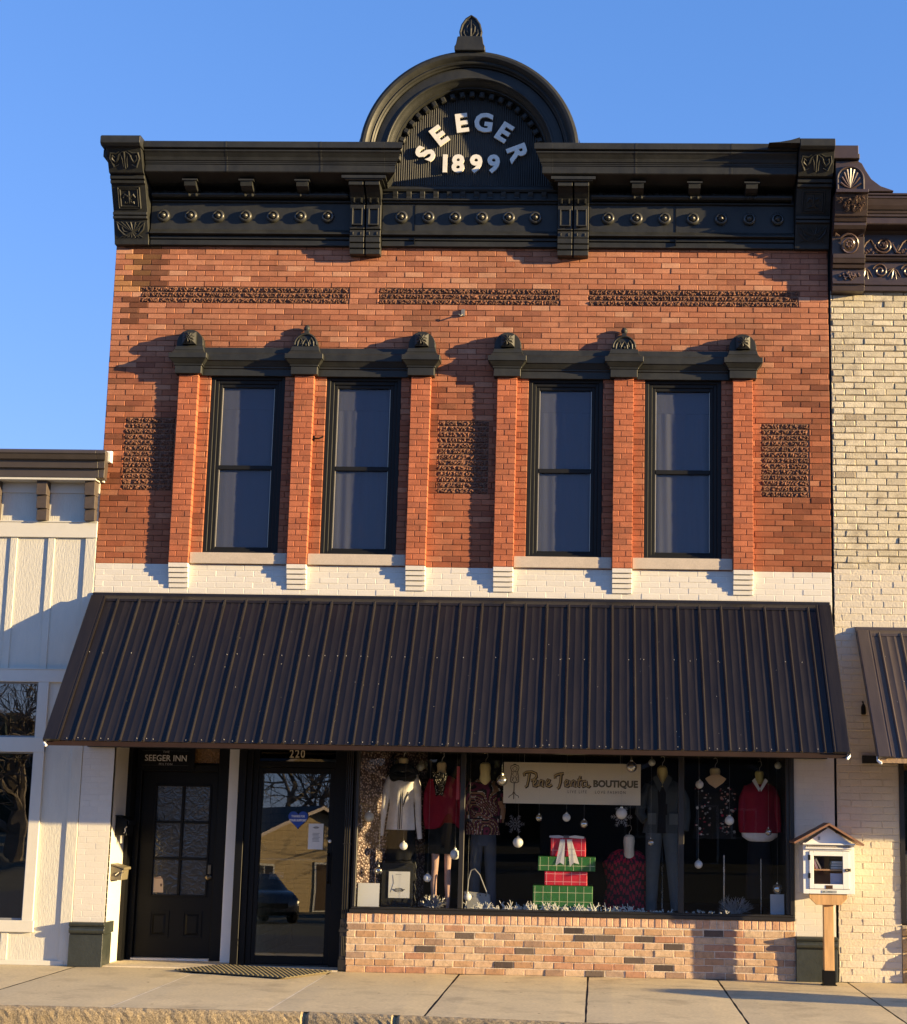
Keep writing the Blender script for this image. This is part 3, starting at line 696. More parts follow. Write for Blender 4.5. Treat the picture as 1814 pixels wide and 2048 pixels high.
BD = empty_part('shop_door', BB); Y0 = .33
m = M()
m.box(-2.384, -2.30, Y0 - .02, .9, .012, 2.6); m.box(-2.2995, -2.235, Y0 + .01, .9, .012, 2.6); m.box(-2.2345, -2.175, Y0 + .04, .60, .012, 2.6)
m.box(-1.335, -1.17, Y0 + .0, .45, .012, 2.6)
m.box(-2.1745, -1.3355, Y0 + .02, .45, 2.10, 2.165); m.box(-2.1745, -1.3355, Y0 + .03, .45, 2.345, 2.6)
m.build('door_frame', MBLK, BD, bevel=.004)
gx0, gx1, gz0, gz1 = -2.128, -1.395, .115, 2.035
m = M(); m.box(-2.172, gx0, Y0 + .04, Y0 + .085, .03, 2.095); m.box(gx1, -1.338, Y0 + .04, Y0 + .085, .03, 2.095); m.box(gx0, gx1, Y0 + .04, Y0 + .085, .03, gz0); m.box(gx0, gx1, Y0 + .04, Y0 + .085, gz1, 2.095)
m.build('door_leaf', MBLK, BD, bevel=.003)
m = M(); m.prism([(Y0 + .042, gz0), (Y0 + .048, gz0), (Y0 + .095, gz1), (Y0 + .089, gz1)], gx0, gx1); m.build('glass', G_DOOR, BD)
m = M(); m.box(-2.174, -1.336, Y0 + .05, Y0 + .056, 2.166, 2.344); m.build('transom_glass', glass('transom', .06, (.25, .26, .25)), BD)
m = M(); m.tube([(-2.12, Y0 + .10, 1.118), (-1.42, Y0 + .10, 1.118)], .011, 8); m.build('push_bar', mat('bright metal', (.75, .68, .6), rough=.3, metal=.6), BD)
m = M(); m.tube([(-1.372, Y0 + .03, 1.185), (-1.372, Y0 - .03, 1.165), (-1.372, Y0 - .03, .905), (-1.372, Y0 + .03, .885)], .013, 8)
m.box(-1.392, -1.348, Y0 + .028, Y0 + .04, 1.15, 1.21); m.box(-1.392, -1.348, Y0 + .028, Y0 + .04, .86, .92); m.build('pull_handle', MBLK, BD)
m = M(); m.lathe([(.018, 0), (.018, .012), (.009, .016)], (-1.37, Y0 + .04, 1.32), 'y', 14); m.build('deadbolt', mat('steel', (.7, .68, .64), rough=.3, metal=.8), BD, smooth=True)
m = M(); put_text(m, '220', .125, (-1.765, Y0 + .046, 2.243), 0, thick=.006, offset=.0015, spacing=1.25, xs=.78); m.build('house_number', mat('number gold', (.66, .58, .42), rough=.5), BD)
m = M(); m.box(-2.17, -1.34, Y0 + .0, Y0 + .12, .0125, .028); m.build('threshold', MDK, BD)
# room behind the shop door
MROOM = mat('shop wall', (.55, .48, .33), rough=.8, attr=False, var=.06)
m = M(); brickwork(m, 0, 2.2, .0, 2.6, .0, lambda x, z: (.62, .54, .34), H=.10, L=.30, mortar=(.35, .28, .16), rec=.006, body=.02)
m.xform(0, Matrix.Translation((-2.155, .47, 0)) @ Matrix.Rotation(PI / 2, 4, 'Z')); m.build('inner_brick_wall', MB, BB)
m = M(); m.box(-3.6, -1.12, 2.9, 3.0, 0, 2.6); m.box(-1.13, -1.115, .47, 2.9, 0, 2.6); m.box(-2.2, -1.12, .45, 2.9, 2.59, 2.6); m.build('inner_wall', MINT, BB)
m = M(); m.box(-2.2, -1.12, .45, 2.9, .0, .012); m.build('inner_floor', mat('floorboards', (.16, .09, .05), rough=.4, var=.4, stretch=(1, 9, 1)), BB)

# cast iron column beside the shop window
m = M(); c = -1.128
m.box(c - .05, c + .05, -.01, .06, 0.0, .12); m.box(c - .043, c + .043, 0, .06, .1205, .40)
m.box(c - .052, c + .052, -.012, .06, .4005, .425); m.box(c - .045, c + .045, -.005, .06, .4255, .452)
for i in range(5): m.box(c - .04 + i * .0175, c - .031 + i * .0175, -.018, -.0055, .455, .48)
m.box(c - .042, c + .042, .0, .06, .4525, .53); m.box(c - .036, c + .036, .006, .06, .5305, 2.6)
for u in (-.026, -.004, .020):
    m.prism([(c + u - .007, .006), (c + u, -.008), (c + u + .007, .006)], .54, 2.4, 'z')
for u in (-.018, 0, .018): m.prism([(c + u - .006, 0), (c + u, -.009), (c + u + .006, 0)], .16, .36, 'z')
m.box(c - .045, c + .045, -.010, -.0085, 1.30, 1.31)
m.build('iron_column', MDK, BB)
m = M(); m.box(-1.075, -1.052, .02, .1, .53, 2.6); m.build('jamb_filler', MINT, BB)

# low wall of mixed antique brick
def knee_col(x, z):
    return tuple(v * .86 for v in knee_raw(x, z))
def knee_raw(x, z):
    t = random.random()
    if t < .085: return lerp3((.055, .040, .038), (.16, .12, .095), random.random())
    if t < .36: return lerp3((.56, .36, .21), (.46, .27, .15), random.random())
    if t < .52: return lerp3((.44, .22, .13), (.52, .30, .19), random.random())
    if t < .60: return lerp3((.34, .22, .15), (.42, .30, .22), random.random())
    return lerp3((.64, .47, .31), (.57, .38, .24), random.random())
m = M(); brickwork(m, -1.10, 3.567, .0, .5005, -.012, knee_col, L=.2075, H=.0715, J=.0085, depth=.08, jit=.0025, ch=.005, mortar=(.60, .52, .42), rec=.0075, jz=.0022, tilt=.002, body=.16)
x = -1.10
while x < 3.56:   # soldier course
    x1 = min(x + .0715, 3.567) - .008; p = -.014 + random.gauss(0, .002)
    m.box(x + rnd(-.001, .001), x1 + rnd(-.001, .001), p, .06, .508, .600 + rnd(-.001, .001), lerp3((.66, .44, .28), (.50, .28, .17), random.random() ** 1.5), ch=.005); x += .0715
m.box(-1.10, 3.567, -.007, .16, .501, .598, (.62, .54, .44))
m.build('low_brick_wall', mat('antique brick', attr=True, rough=.85, var=.22, vscale=16, fine=.18, bump=.004, bscale=70, dark=(.12, .08, .06), darkamt=.5, dscale=26), BB)

# shop window
SW = empty_part('shop_window', BB); ZT = 2.34
m = M()
m.box(-1.075, 3.567, -.03, .07, .6005, .640); m.box(-1.06, 3.56, -.012, .06, .6405, .662)
m.box(-1.051, -1.022, -.012, .06, .6625, ZT)
m.box(3.484, 3.520, .0, .06, .6625, ZT); m.box(3.5205, 3.567, -.02, .07, .6625, ZT)
m.box(-1.051, 3.567, -.012, .3, ZT + .0005, 2.749)
m.build('frame', MDK, SW, bevel=.003)
for x, wd in ((.080, .052), (2.386, .058)):
    m = M(); m.box(x - wd / 2, x + wd / 2, -.016, .06, .6625, ZT - .001); m.build('mullion', MDK, SW, bevel=.003)
for a, b in ((-1.0215, .0535), (.1065, 2.3565), (2.4155, 3.4835)):
    m = M(); m.box(a, b, .022, .028, .6628, ZT); m.build('glass', G_SHOP, SW)
m = M(); m.box(-1.10, 3.567, .162, 3.0, .50, .605); m.build('display_floor', mat('display floor', (.05, .05, .052), rough=.5, var=.2), BB)
m = M(); m.box(3.50, 3.56, .072, 3.0, .606, 2.6); m.box(-1.1, 3.5, 2.95, 3.0, .606, 2.6)
m.build('display_back', MINT, BB)
m = M(); m.box(-1.1, 3.56, .301, 3.0, 2.60, 2.66); m.build('display_ceiling', mat('ceiling white', (.75, .73, .68), rough=.8), BB)
# openwork lace panel on the left of the display
MLACE = bpy.data.materials.new('sequin panel'); MLACE.use_nodes = True
n = MLACE.node_tree.nodes; l = MLACE.node_tree.links; b = n['Principled BSDF']
tc = n.new('ShaderNodeTexCoord'); vo = n.new('ShaderNodeTexVoronoi'); vo.inputs['Scale'].default_value = 38; l.new(tc.outputs['Object'], vo.inputs['Vector'])
cr = n.new('ShaderNodeValToRGB'); cr.color_ramp.elements[0].color = (.62, .47, .40, 1); cr.color_ramp.elements[0].position = .18
cr.color_ramp.elements[1].color = (.075, .04, .035, 1); cr.color_ramp.elements[1].position = .50
l.new(vo.outputs['Distance'], cr.inputs['Fac']); l.new(cr.outputs[0], b.inputs['Base Color']); b.inputs['Roughness'].default_value = .45
bp = n.new('ShaderNodeBump'); bp.inputs['Distance'].default_value = .01; l.new(vo.outputs['Distance'], bp.inputs['Height']); l.new(bp.outputs[0], b.inputs['Normal'])
m = M(); m.prism([(-1.045, .10), (-.40, .95), (-.41, .965), (-1.060, .11)], .606, 2.55, 'z'); m.build('sequin_panel', MLACE, BB)

# ------------------------------------------------------------------ metal awning
def awning(x0, x1, A, zt, zb, name, matl, parent, ribpitch=.2318, first=.30, trim=.16, wood=False, seed=3):
    rr = random.Random(seed); root = empty_part(name, parent)
    yt, yb = -.085, -A
    dv = Vector((0, yb - yt, zb - zt)); Ln = dv.length; dv.normalize(); nv = Vector((0, dv.z, -dv.y)) # outward normal
    if nv.y > 0: nv = -nv
    def P(x, s, h): q = Vector((x, yt, zt)) + dv * s + nv * h; return (x, q.y, q.z)
    prof = []; x = x0 + .02
    pts = [(x0 + .02, 0)]
    r = x0 + first
    while r < x1 - .06:
        for u, h in ((-.016, 0), (-.013, .008), (-.008, .0155), (0, .0185), (.008, .0155), (.013, .008), (.016, 0)): pts.append((r + u, h))
        for k in (1, 2):
            c = r + ribpitch * k / 3
            if c < x1 - .05:
                for u, h in ((-.008, 0), (-.003, .0022), (.003, .0022), (.008, 0)): pts.append((c + u, h))
        r += ribpitch
    pts.append((x1 - .02, 0)); pts.sort()
    m = M(); n = len(pts)
    NS = 10; vs = []
    for j in range(NS + 1):
        for (x, h) in pts: vs.append(P(x, Ln * j / NS, h + (.0006 * math.sin(x * 31 + j * 1.7) if 0 < j < NS else 0)))
    m.add(vs, [(j * n + i, j * n + i + 1, (j + 1) * n + i + 1, (j + 1) * n + i) for j in range(NS) for i in range(n - 1)])
    m.build('roof_panel', matl, root, smooth=True, sm_angle=38)
    m = M(); q = [(x, -.012) for x in (x0, x1)]
    vs = [P(x0 + .02, 0, -.004), P(x1 - .02, 0, -.004), P(x1 - .02, Ln - .01, -.004), P(x0 + .02, Ln - .01, -.004), P(x0 + .02, 0, -.03), P(x1 - .02, 0, -.03), P(x1 - .02, Ln - .01, -.03), P(x0 + .02, Ln - .01, -.03)]
    m.add(vs, [(0, 1, 2, 3), (7, 6, 5, 4), (0, 4, 5, 1), (1, 5, 6, 2), (2, 6, 7, 3), (3, 7, 4, 0)]); m.build('sheathing', mat('bare plywood', (.50, .37, .23), rough=.8, var=.15, vscale=3), root)
    # rake trims
    for s, xa in ((1, x0), (-1, x1)):
        cs = [(0, -.05), (0, .026), (.008, .030), (trim - .035, .030), (trim - .02, .026), (trim - .012, .032), (trim, .030), (trim, .002), (.01, .002), (.01, -.05)]
        a = [P(xa + s * u, -.02, h) for u, h in cs]; b2 = [P(xa + s * u, Ln + .012, h) for u, h in cs]; k = len(cs)
        m = M(); m.add(a + b2, [tuple(range(k)), tuple(range(2 * k - 1, k - 1, -1))] + [(i, i + k, (i + 1) % k + k, (i + 1) % k) for i in range(k)])
        m.build('rake_trim', matl, root)
    # top flashing
    m = M(); m.prism([(.004, zt + .075), (-.022, zt + .075), (-.026, zt + .07), (-.028, zt + .045), (-.036, zt + .042), (-.098, zt - .002), (-.118, zt - .030), (-.106, zt - .034), (-.085, zt + .0), (.004, zt + .02)], x0 + .0, x1 - .0)
    m.build('top_flashing', matl, root)
    m = M()
    m.box(x0 + .03, x1 - .03, yb + .012, yb + .045, zb - .052, zb - .006)
    m.build('eave_fascia', mat('awning lumber', (.30, .20, .12), rough=.8, var=.3, vscale=14, bump=.006, bscale=30) if wood else mat('awning fascia', (.028, .015, .011), rough=.6, var=.2, spec=.2), root)
    m = M(); m.box(x0 + .03, x1 - .03, yb + .0465, .0, zb - .04, zb - .036) if False else m.box(x0 + .05, x1 - .05, -.05, -.004, zb - .02, zb + .06); m.build('wall_ledger', MINT, root)
    # screws
    m = M(); c = x0 + .1
    for k in range(int((x1 - x0) / .0772)):
        for sfrac in (.40, .985):
            if rr.random() < (.35 if sfrac < .5 else .55):
                x = x0 + .17 + k * .0772 + rr.uniform(-.02, .02)
                if x < x1 - .17: m.ball(P(x, Ln * sfrac + rr.uniform(-.01, .01), .004), .0055, 6, 4)
    for k in range(int((x1 - x0) * 9)):
        x = rr.uniform(x0 + .2, x1 - .2); m.ball(P(x, Ln * rr.uniform(.15, .97), .002), rr.uniform(.002, .0042), 5, 3)
    tag(m.build('screws', mat('screw head', (.42, .40, .38), rough=.3, metal=.5), root), kind='stuff')
    for s, xa in ((1, x0), (-1, x1)):
        m = M(); m.tube([P(xa + s * .004, Ln - .03, -.02), P(xa + s * .006, Ln + .015, -.03), P(xa + s * .03, Ln + .045, -.03), P(xa + s * .035, Ln + .06, -.02)], [.010, .014, .016, .008], 6)
        m.build('end_clip', mat('white vinyl', (.8, .8, .78), rough=.4), root)
    return root
awning(-3.995, 3.965, 1.33, 3.862, 2.292, 'awning', MAWN, BB)

# ------------------------------------------------------------------ things fixed in or beside the entrance
SG = thing('sign_board', 'small black hanging sign lettered THE SEEGER INN MILTON above the left door', 'sign')
m = M(); m.box(-3.60, -2.965, .70, .715, 2.078, 2.30); m.build('board', MBLK, SG)
m = M()
for a, b, c, d in ((-3.555, -3.03, 2.265, 2.268), (-3.555, -3.03, 2.105, 2.108)): m.box(a, b, .697, .6995, c, d)
m.build('border_line', mat('sign grey', (.06, .06, .06), rough=.5), SG)
MSL = mat('sign white', (.72, .72, .74), rough=.5, var=.02)
m = M(); put_text(m, 'SEEGER INN', .094, (-3.285, .697, 2.182), 0, thick=.003, offset=.0008, spacing=1.02, xs=.92); m.build('name_lettering', MSL, SG)
m = M(); put_text(m, 'THE', .034, (-3.285, .697, 2.252), 0, thick=.003, spacing=1.3); put_text(m, 'MILTON', .034, (-3.285, .697, 2.118), 0, thick=.003, spacing=1.3); m.build('small_lettering', mat('sign grey white', (.42, .42, .43), rough=.5), SG)
m = M()
for x in (-3.45, -3.12): m.tube([(x, .707, 2.30), (x, .707, 2.60)], .004, 5)
m.build('hanger', MBLK, SG)

# wall mounted letter boxes on the lit side of the left pilaster
MB1 = thing('mailbox', 'black wall mailbox on the cream pilaster beside the inn door', 'mailbox', group='mailboxes by the inn door')
m = M(); m.prism([(-3.655, 1.345), (-3.53, 1.345), (-3.53, 1.50), (-3.655, 1.545)], .18, .42, 'y'); m.build('body', MBLK, MB1, bevel=.004)
m = M(); m.prism([(-3.657, 1.547), (-3.515, 1.497), (-3.512, 1.455), (-3.505, 1.455), (-3.503, 1.505), (-3.657, 1.56)], .165, .435, 'y'); m.build('lid', MBLK, MB1)
m = M(); m.tube([(-3.528, .172, 1.44), (-3.545, .165, 1.42), (-3.54, .165, 1.39), (-3.555, .165, 1.37)], .005, 5); m.build('latch', mat('steel', (.7, .68, .64), rough=.3, metal=.8), MB1)
m = M(); m.box(-3.62, -3.60, .27, .29, 1.26, 1.345); m.build('newspaper_hook', mat('steel', (.7, .68, .64)), MB1)
MB2 = thing('mailbox', 'tan wall mailbox with a bright latch, the lower of two by the inn door', 'mailbox', group='mailboxes by the inn door')
MTAN = mat('tan enamel', (.15, .13, .085), rough=.45, var=.1)
m = M(); m.prism([(-3.655, .88), (-3.54, .88), (-3.53, 1.0), (-3.655, 1.035)], .12, .36, 'y'); m.build('body', MTAN, MB2, bevel=.004)
m = M(); m.prism([(-3.657, 1.037), (-3.525, 1.002), (-3.518, .985), (-3.512, .99), (-3.515, 1.012), (-3.657, 1.05)], .11, .37, 'y'); m.build('lid', MTAN, MB2)
m = M(); m.tube([(-3.60, .112, .93), (-3.565, .105, .96), (-3.545, .105, .93), (-3.53, .105, .965), (-3.515, .11, .96)], .007, 6); m.build('latch', mat('chrome', (.9, .88, .85), rough=.12, metal=1), MB2)

# door mat lying askew
FL = M(); FL.add([(-3.375, DY + .018, .725), (-3.262, DY + .018, .725), (-3.272, DY + .018, .86), (-3.30, DY + .018, .90), (-3.375, DY + .018, .885)], [(0, 1, 2, 3, 4)], (.62, .46, .32)); FL.box(-3.30, -3.28, DY + .0165, DY + .0178, .79, .82, (.1, .05, .03)); FL.box(-3.37, -3.275, DY + .0165, DY + .0178, .876, .884, (.2, .08, .05))
tag(FL.build('flyer', mat('printed flyer', attr=True, rough=.6, var=.1)), 'torn tan flyer stuck in the lower left pane of the inn door', 'flyer')

DM = M(); cr4 = [Vector((-2.80, -.36, 0)), Vector((-1.56, -.93, 0)), Vector((-1.21, -.16, 0)), Vector((-2.46, .30, 0))]
nu, nv = 46, 26
def mp(u, v): return cr4[0] * (1 - u) * (1 - v) + cr4[1] * u * (1 - v) + cr4[2] * u * v + cr4[3] * (1 - u) * v
DM.add([tuple(c + Vector((0, 0, z))) for z in (.014, .020) for c in cr4], [(4, 5, 6, 7), (0, 1, 5, 4), (1, 2, 6, 5), (2, 3, 7, 6), (3, 0, 4, 7)])
for i in range(nu):
    for j in range(nv):
        if (i + j) % 2: continue
        a, b = (i + .05) / nu, (i + .95) / nu; c, d = (j + .1) / nv, (j + .9) / nv
        q = [mp(a, c), mp(b, c), mp(b, d), mp(a, d)]
        DM.add([tuple(p + Vector((0, 0, .0202))) for p in q] + [tuple(p * .9 + sum(q, Vector()) / 4 * .1 + Vector((0, 0, .0255))) for p in q], [(4, 5, 6, 7), (0, 1, 5, 4), (1, 2, 6, 5), (2, 3, 7, 6), (3, 0, 4, 7)])
tag(DM.build('doormat', mat('rubber mat', (.12, .10, .055), rough=.8, var=.25)), 'olive brown ribbed rubber mat lying askew before the shop door', 'doormat')

# decals and notices on the shop door
def heart(m, c, s, y0, y1):
    pts = []
    for i in range(28):
        t = 2 * PI * i / 28; pts.append((c[0] + s * 16 * math.sin(t) ** 3 / 16, c[1] + s * (13 * math.cos(t) - 5 * math.cos(2 * t) - 2 * math.cos(3 * t) - math.cos(4 * t)) / 16))
    m.prism(pts, y0, y1, 'y')
HT = thing('heart_decal', 'blue heart sticker with white words on the shop door glass', 'sticker')
m = M(); heart(m, (-1.728, 1.552), .108, .383, .3855); m.build('heart_shape', mat('decal blue', (.012, .06, .36), rough=.4), HT)
m = M(); put_text(m, 'THANKS FOR', .032, (-1.728, .381, 1.578), 0, thick=.002, offset=.001, xs=.75); put_text(m, 'YOUR SUPPORT', .032, (-1.728, .381, 1.535), 0, thick=.002, offset=.0015, xs=.8)
m.build('lettering', MSL, HT)
NT = thing('notice', 'white paper notice with a small oval logo taped to the shop door', 'notice')
MPAP = mat('paper', (.74, .73, .70), rough=.7, var=.03)
m = M(); m.box(-1.61, -1.448, .384, .386, 1.232, 1.504); m.build('sheet', MPAP, NT)
MINK = mat('ink', (.12, .11, .10), rough=.7)
def oval_logo(m, cx, cz, w, y):
    pts = [(cx + w * math.cos(2 * PI * i / 20), y, cz + w * .38 * math.sin(2 * PI * i / 20)) for i in range(21)]
    m.tube(pts, w * .07, 4); m.tube([(cx - w * 1.35, y, cz + w * .2), (cx - w, y, cz), (cx + w, y, cz), (cx + w * 1.3, y, cz + w * .2)], w * .08, 4); m.box(cx - w * .7, cx + w * .7, y - .001, y + .001, cz - w * .12, cz + w * .14)
m = M(); oval_logo(m, -1.528, 1.462, .026, .383)
for i in range(7): m.box(-1.565 + rnd(0, .008), -1.49 + rnd(-.01, .01), .382, .3835, 1.40 - i * .014, 1.404 - i * .014)
m.build('printing', MINK, NT)
WS = thing('door_sign', 'small grey lettered card hanging low inside the shop door glass', 'sign')
m = M(); m.box(-2.02, -1.86, .40, .405, .905, .985); m.build('card', mat('grey card', (.10, .11, .12), rough=.6), WS)
m = M(); put_text(m, 'Welcome', .04, (-1.94, .398, .945), 0, thick=.002, shear=.3); m.build('lettering', mat('grey ink', (.3, .3, .3), rough=.6), WS)
# ================================================================== the window display
MCL = mat('cloth', attr=True, rough=.85, var=.10, vscale=22, fine=.06, bump=.0015, bscale=260, spec=.2)
MWIRE = mat('hook wire', (.55, .50, .45), rough=.3, metal=.8)
MHOOK = MWIRE
def loft(m, rows, n=28, fold=.006, seed=0, freq=7, col=None, cap=True):
    """rows: (z, xc, halfwidth, yc, halfdepth); an elliptical skin with soft vertical folds"""
    rr = random.Random(seed); ph = rr.uniform(0, 6); vs = []
    for j, (z, xc, hw, yc, hd) in enumerate(rows):
        for i in range(n):
            t = 2 * PI * i / n
            f = 1 + fold / max(hw, .03) * (math.sin(freq * t + ph + j * .25) + .5 * math.sin(freq * 1.7 * t + ph * 2 + j * .4)) * min(1, j / 2)
            vs.append((xc + hw * f * math.cos(t), yc + hd * f * math.sin(t), z))
    k = len(rows)
    fs = [(j * n + i, j * n + (i + 1) % n, (j + 1) * n + (i + 1) % n, (j + 1) * n + i) for j in range(k - 1) for i in range(n)]
    if cap: fs += [tuple(range(n)), tuple(range(k * n - 1, (k - 1) * n - 1, -1))]
    m.add(vs, fs, col)
def paint(m, f0, fn):
    for q in range(f0, len(m.f)):
        p = [m.v[i] for i in m.f[q]]; c = [sum(v[k] for v in p) / len(p) for k in range(3)]
        r = fn(*c)
        if r: m.c[q] = r
def torso(cx, zt, zb, w, y=.45, hd=.11, sh=.86, seed=0, hem=None, n=64, rows=16):
    out = []
    for j in range(rows):
        t = j / (rows - 1); z = zt + (zb - zt) * t
        prof = [(0, .34), (.05, .62), (.12, sh), (.22, .97), (.38, .90), (.58, .80), (.75, .90), (1, 1.0)]
        for a, b in zip(prof, prof[1:]):
            if a[0] <= t <= b[0] + 1e-9: k = a[1] + (b[1] - a[1]) * (t - a[0]) / (b[0] - a[0]); break
        out.append((z, cx, w * k, y, hd * (.45 + .55 * min(1, t * 5))))
    return out
def bust(cx, zneck, label, y=.45, capc=(.80, .64, .36), neckw=.052, neckh=.12, zhook=2.30, group='hanging display forms'):
    root = thing('display_form', label, 'mannequin', group)
    m = M(); m.lathe([(neckw * .5, neckh * .52), (neckw * .9, neckh * .42), (neckw, neckh * .2), (neckw * .88, -neckh * .2), (neckw * 1.0, -neckh * .55), (neckw * .5, -neckh * .9)], (cx, y - .05, zneck), 'z', 14)
    m.build('neck_cap', mat('form cap %.2f' % capc[0], capc, rough=.5, var=.1), root, smooth=True)
    m = M(); z = zneck + neckh * .5
    m.tube([(cx, y - .05, z), (cx + .004, y - .05, z + .035), (cx + .026, y - .05, z + .065), (cx + .022, y - .05, z + .098), (cx, y - .05, z + .108), (cx - .014, y - .05, z + .095)], .0035, 6)
    m.build('hook', MHOOK, root)
    m = M(); m.tube([(cx + .01, y - .05, z + .108), (cx + .01, y - .05, 2.60)], .0012, 4); m.build('hanging_wire', MWIRE, root)
    return root
def stand(cx, y, z1, root):
    m = M(); m.tube([(cx, y, .612), (cx, y, z1)], .010, 8); m.lathe([(.11, .606), (.11, .612), (.03, .62), (.012, .64)], (cx, y, 0), 'z', 16); m.build('stand', mat('stand chrome', (.5, .5, .5), rough=.25, metal=.9), root)
def sleeve(m, pts, r, n=14, col=None): m.tube(pts, r, n, col)

# 1 white jacket
r = bust(-.606, 2.165, 'dressed form in a white long sleeved jacket with black stripes and thick black scarf'); W1 = (.80, .76, .72)
m = M(); m.cur = W1
loft(m, [(z, c, w, y, h) for z, c, w, y, h in torso(-.615, 2.09, 1.455, .158, sh=.92)], 72, .004, 1)
for sx_, t_ in ((-.632, .0035), (-.614, .006), (-.594, .0035)):
    m.tube([(sx_, .352, 2.0), (sx_ - .003, .343, 1.8), (sx_ - .004, .343, 1.65), (sx_ - .006, .338, 1.462)], t_, 5, (.012, .012, .014))
for q_ in (0, .02): m.tube([(-.590, .343, 1.70 + q_), (-.565, .343, 1.78 + q_), (-.535, .347, 1.84 + q_)], .0035, 5, (.012, .012, .014))
sleeve(m, [(-.72, .45, 2.03), (-.775, .43, 1.92), (-.80, .42, 1.75), (-.825, .42, 1.55), (-.835, .42, 1.39)], [.05, .048, .042, .037, .036])
sleeve(m, [(-.50, .45, 2.03), (-.452, .43, 1.92), (-.437, .42, 1.72), (-.425, .42, 1.52), (-.405, .42, 1.36)], [.05, .044, .036, .030, .026])
m.build('jacket', MCL, r, smooth=True, sm_angle=60)
m = M()
for k, (rx, rz, zc) in enumerate(((.115, .055, 2.06), (.105, .05, 2.085), (.12, .07, 2.035))):
    m.tube([(-.610 + rx * math.cos(t), .39 - .03 * abs(math.sin(t)) + k * .01, zc + rz * math.sin(t)) for t in [2 * PI * i / 20 for i in range(21)]], .034, 8)
m.build('scarf', mat('black wool', (.006, .006, .007), rough=.95), r, smooth=True)
m = M(); m.cur = (.010, .010, .012); loft(m, [(1.47, -.61, .15, .46, .09), (1.3, -.61, .155, .46, .09), (1.1, -.61, .16, .46, .09), (.92, -.61, .165, .46, .09)], 40, .008, 3); m.build('skirt', MCL, r, smooth=True)
stand(-.61, .50, 1.2, r)
# 2 red top
r = bust(-.190, 2.125, 'dressed form in a dark red top with dotted black scarf and black skirt'); RED = (.24, .012, .03)
m = M(); m.cur = RED
rows = torso(-.165, 2.04, 1.50, .19, hd=.10); loft(m, rows, 72, .005, 2)
f = [i for i, v in enumerate(m.v)]
for i in f:
    x, y, z = m.v[i]
    if z < 1.66: m.v[i] = (x, y, z + (.17 * math.exp(-((x + .10) / .07) ** 2) - .03) * (1.66 - z) / .16)
sleeve(m, [(-.28, .45, 1.99), (-.335, .44, 1.85), (-.345, .43, 1.66), (-.335, .43, 1.50)], [.05, .045, .038, .03])
sleeve(m, [(-.05, .45, 1.99), (.015, .44, 1.85), (.04, .43, 1.66), (.05, .43, 1.48)], [.05, .045, .038, .03])
m.build('top', MCL, r, smooth=True, sm_angle=60)
m = M(); m.cur = (.008, .008, .009)
vs = []; A_, B_ = 12, 10
for j in range(B_ + 1):
    t = j / B_; w_ = .085 * (1 - t * .55)
    for i in range(A_ + 1): vs.append((-.200 + w_ * (2 * i / A_ - 1), .335 - .02 * math.sin(PI * i / A_) + .004 * math.sin(i * 2.3 + j), 2.075 - .24 * t - (.02 * abs(2 * i / A_ - 1))))
m.add(vs, [(j * (A_ + 1) + i, j * (A_ + 1) + i + 1, (j + 1) * (A_ + 1) + i + 1, (j + 1) * (A_ + 1) + i) for j in range(B_) for i in range(A_)])
rr = random.Random(5)
for k in range(60):
    t = rr.random(); x = -.200 + .08 * (1 - t * .55) * rr.uniform(-1, 1); m.ball((x, .312, 2.07 - .235 * t), .0045, 5, 3, col=(.55, .52, .45))
m.build('scarf', MCL, r)
m = M(); m.cur = (.012, .014, .015); loft(m, [(1.60, -.15, .13, .46, .08), (1.45, -.15, .16, .46, .09), (1.3, -.15, .15, .46, .08), (1.21, -.15, .145, .46, .08)], 40, .008, 4); m.build('skirt', MCL, r, smooth=True)
m = M(); m.cur = (.52, .33, .27)
m.tube([(-.235, .45, 1.22), (-.235, .44, 1.05), (-.245, .44, .90), (-.235, .44, .70), (-.24, .42, .63)], [.045, .035, .037, .024, .02], 10)
m.tube([(-.10, .47, 1.22), (-.10, .46, 1.05), (-.095, .46, .90), (-.09, .46, .72), (-.09, .45, .63)], [.042, .034, .036, .024, .02], 10)
m.build('legs', MCL, r, smooth=True)
# 3 swirl top
r = bust(.285, 2.10, 'dressed form in a brown and black swirl print top over grey jeans', neckw=.062, neckh=.17, capc=(.78, .68, .34))
m = M(); m.cur = (.05, .035, .03)
loft(m, torso(.275, 2.02, 1.42, .185, hd=.11), 120, .006, 3)
def swirl(x, y, z):
    u = math.sin(9 * x + 3.1 * math.sin(7 * z + 1) + 2) * 6 + 14 * z + 5 * math.sin(12 * x - 6 * z); s = math.sin(u * 2.2)
    return (.28, .16, .09) if s > .55 else ((.50, .47, .43) if s > .38 else ((.16, .03, .06) if s < -.75 else (.025, .02, .022)))
sleeve(m, [(.16, .45, 1.96), (.11, .44, 1.85), (.095, .43, 1.70), (.10, .43, 1.55)], [.055, .055, .05, .045], 24)
sleeve(m, [(.39, .45, 1.96), (.445, .44, 1.85), (.465, .43, 1.70), (.46, .43, 1.55)], [.055, .055, .05, .045], 24)
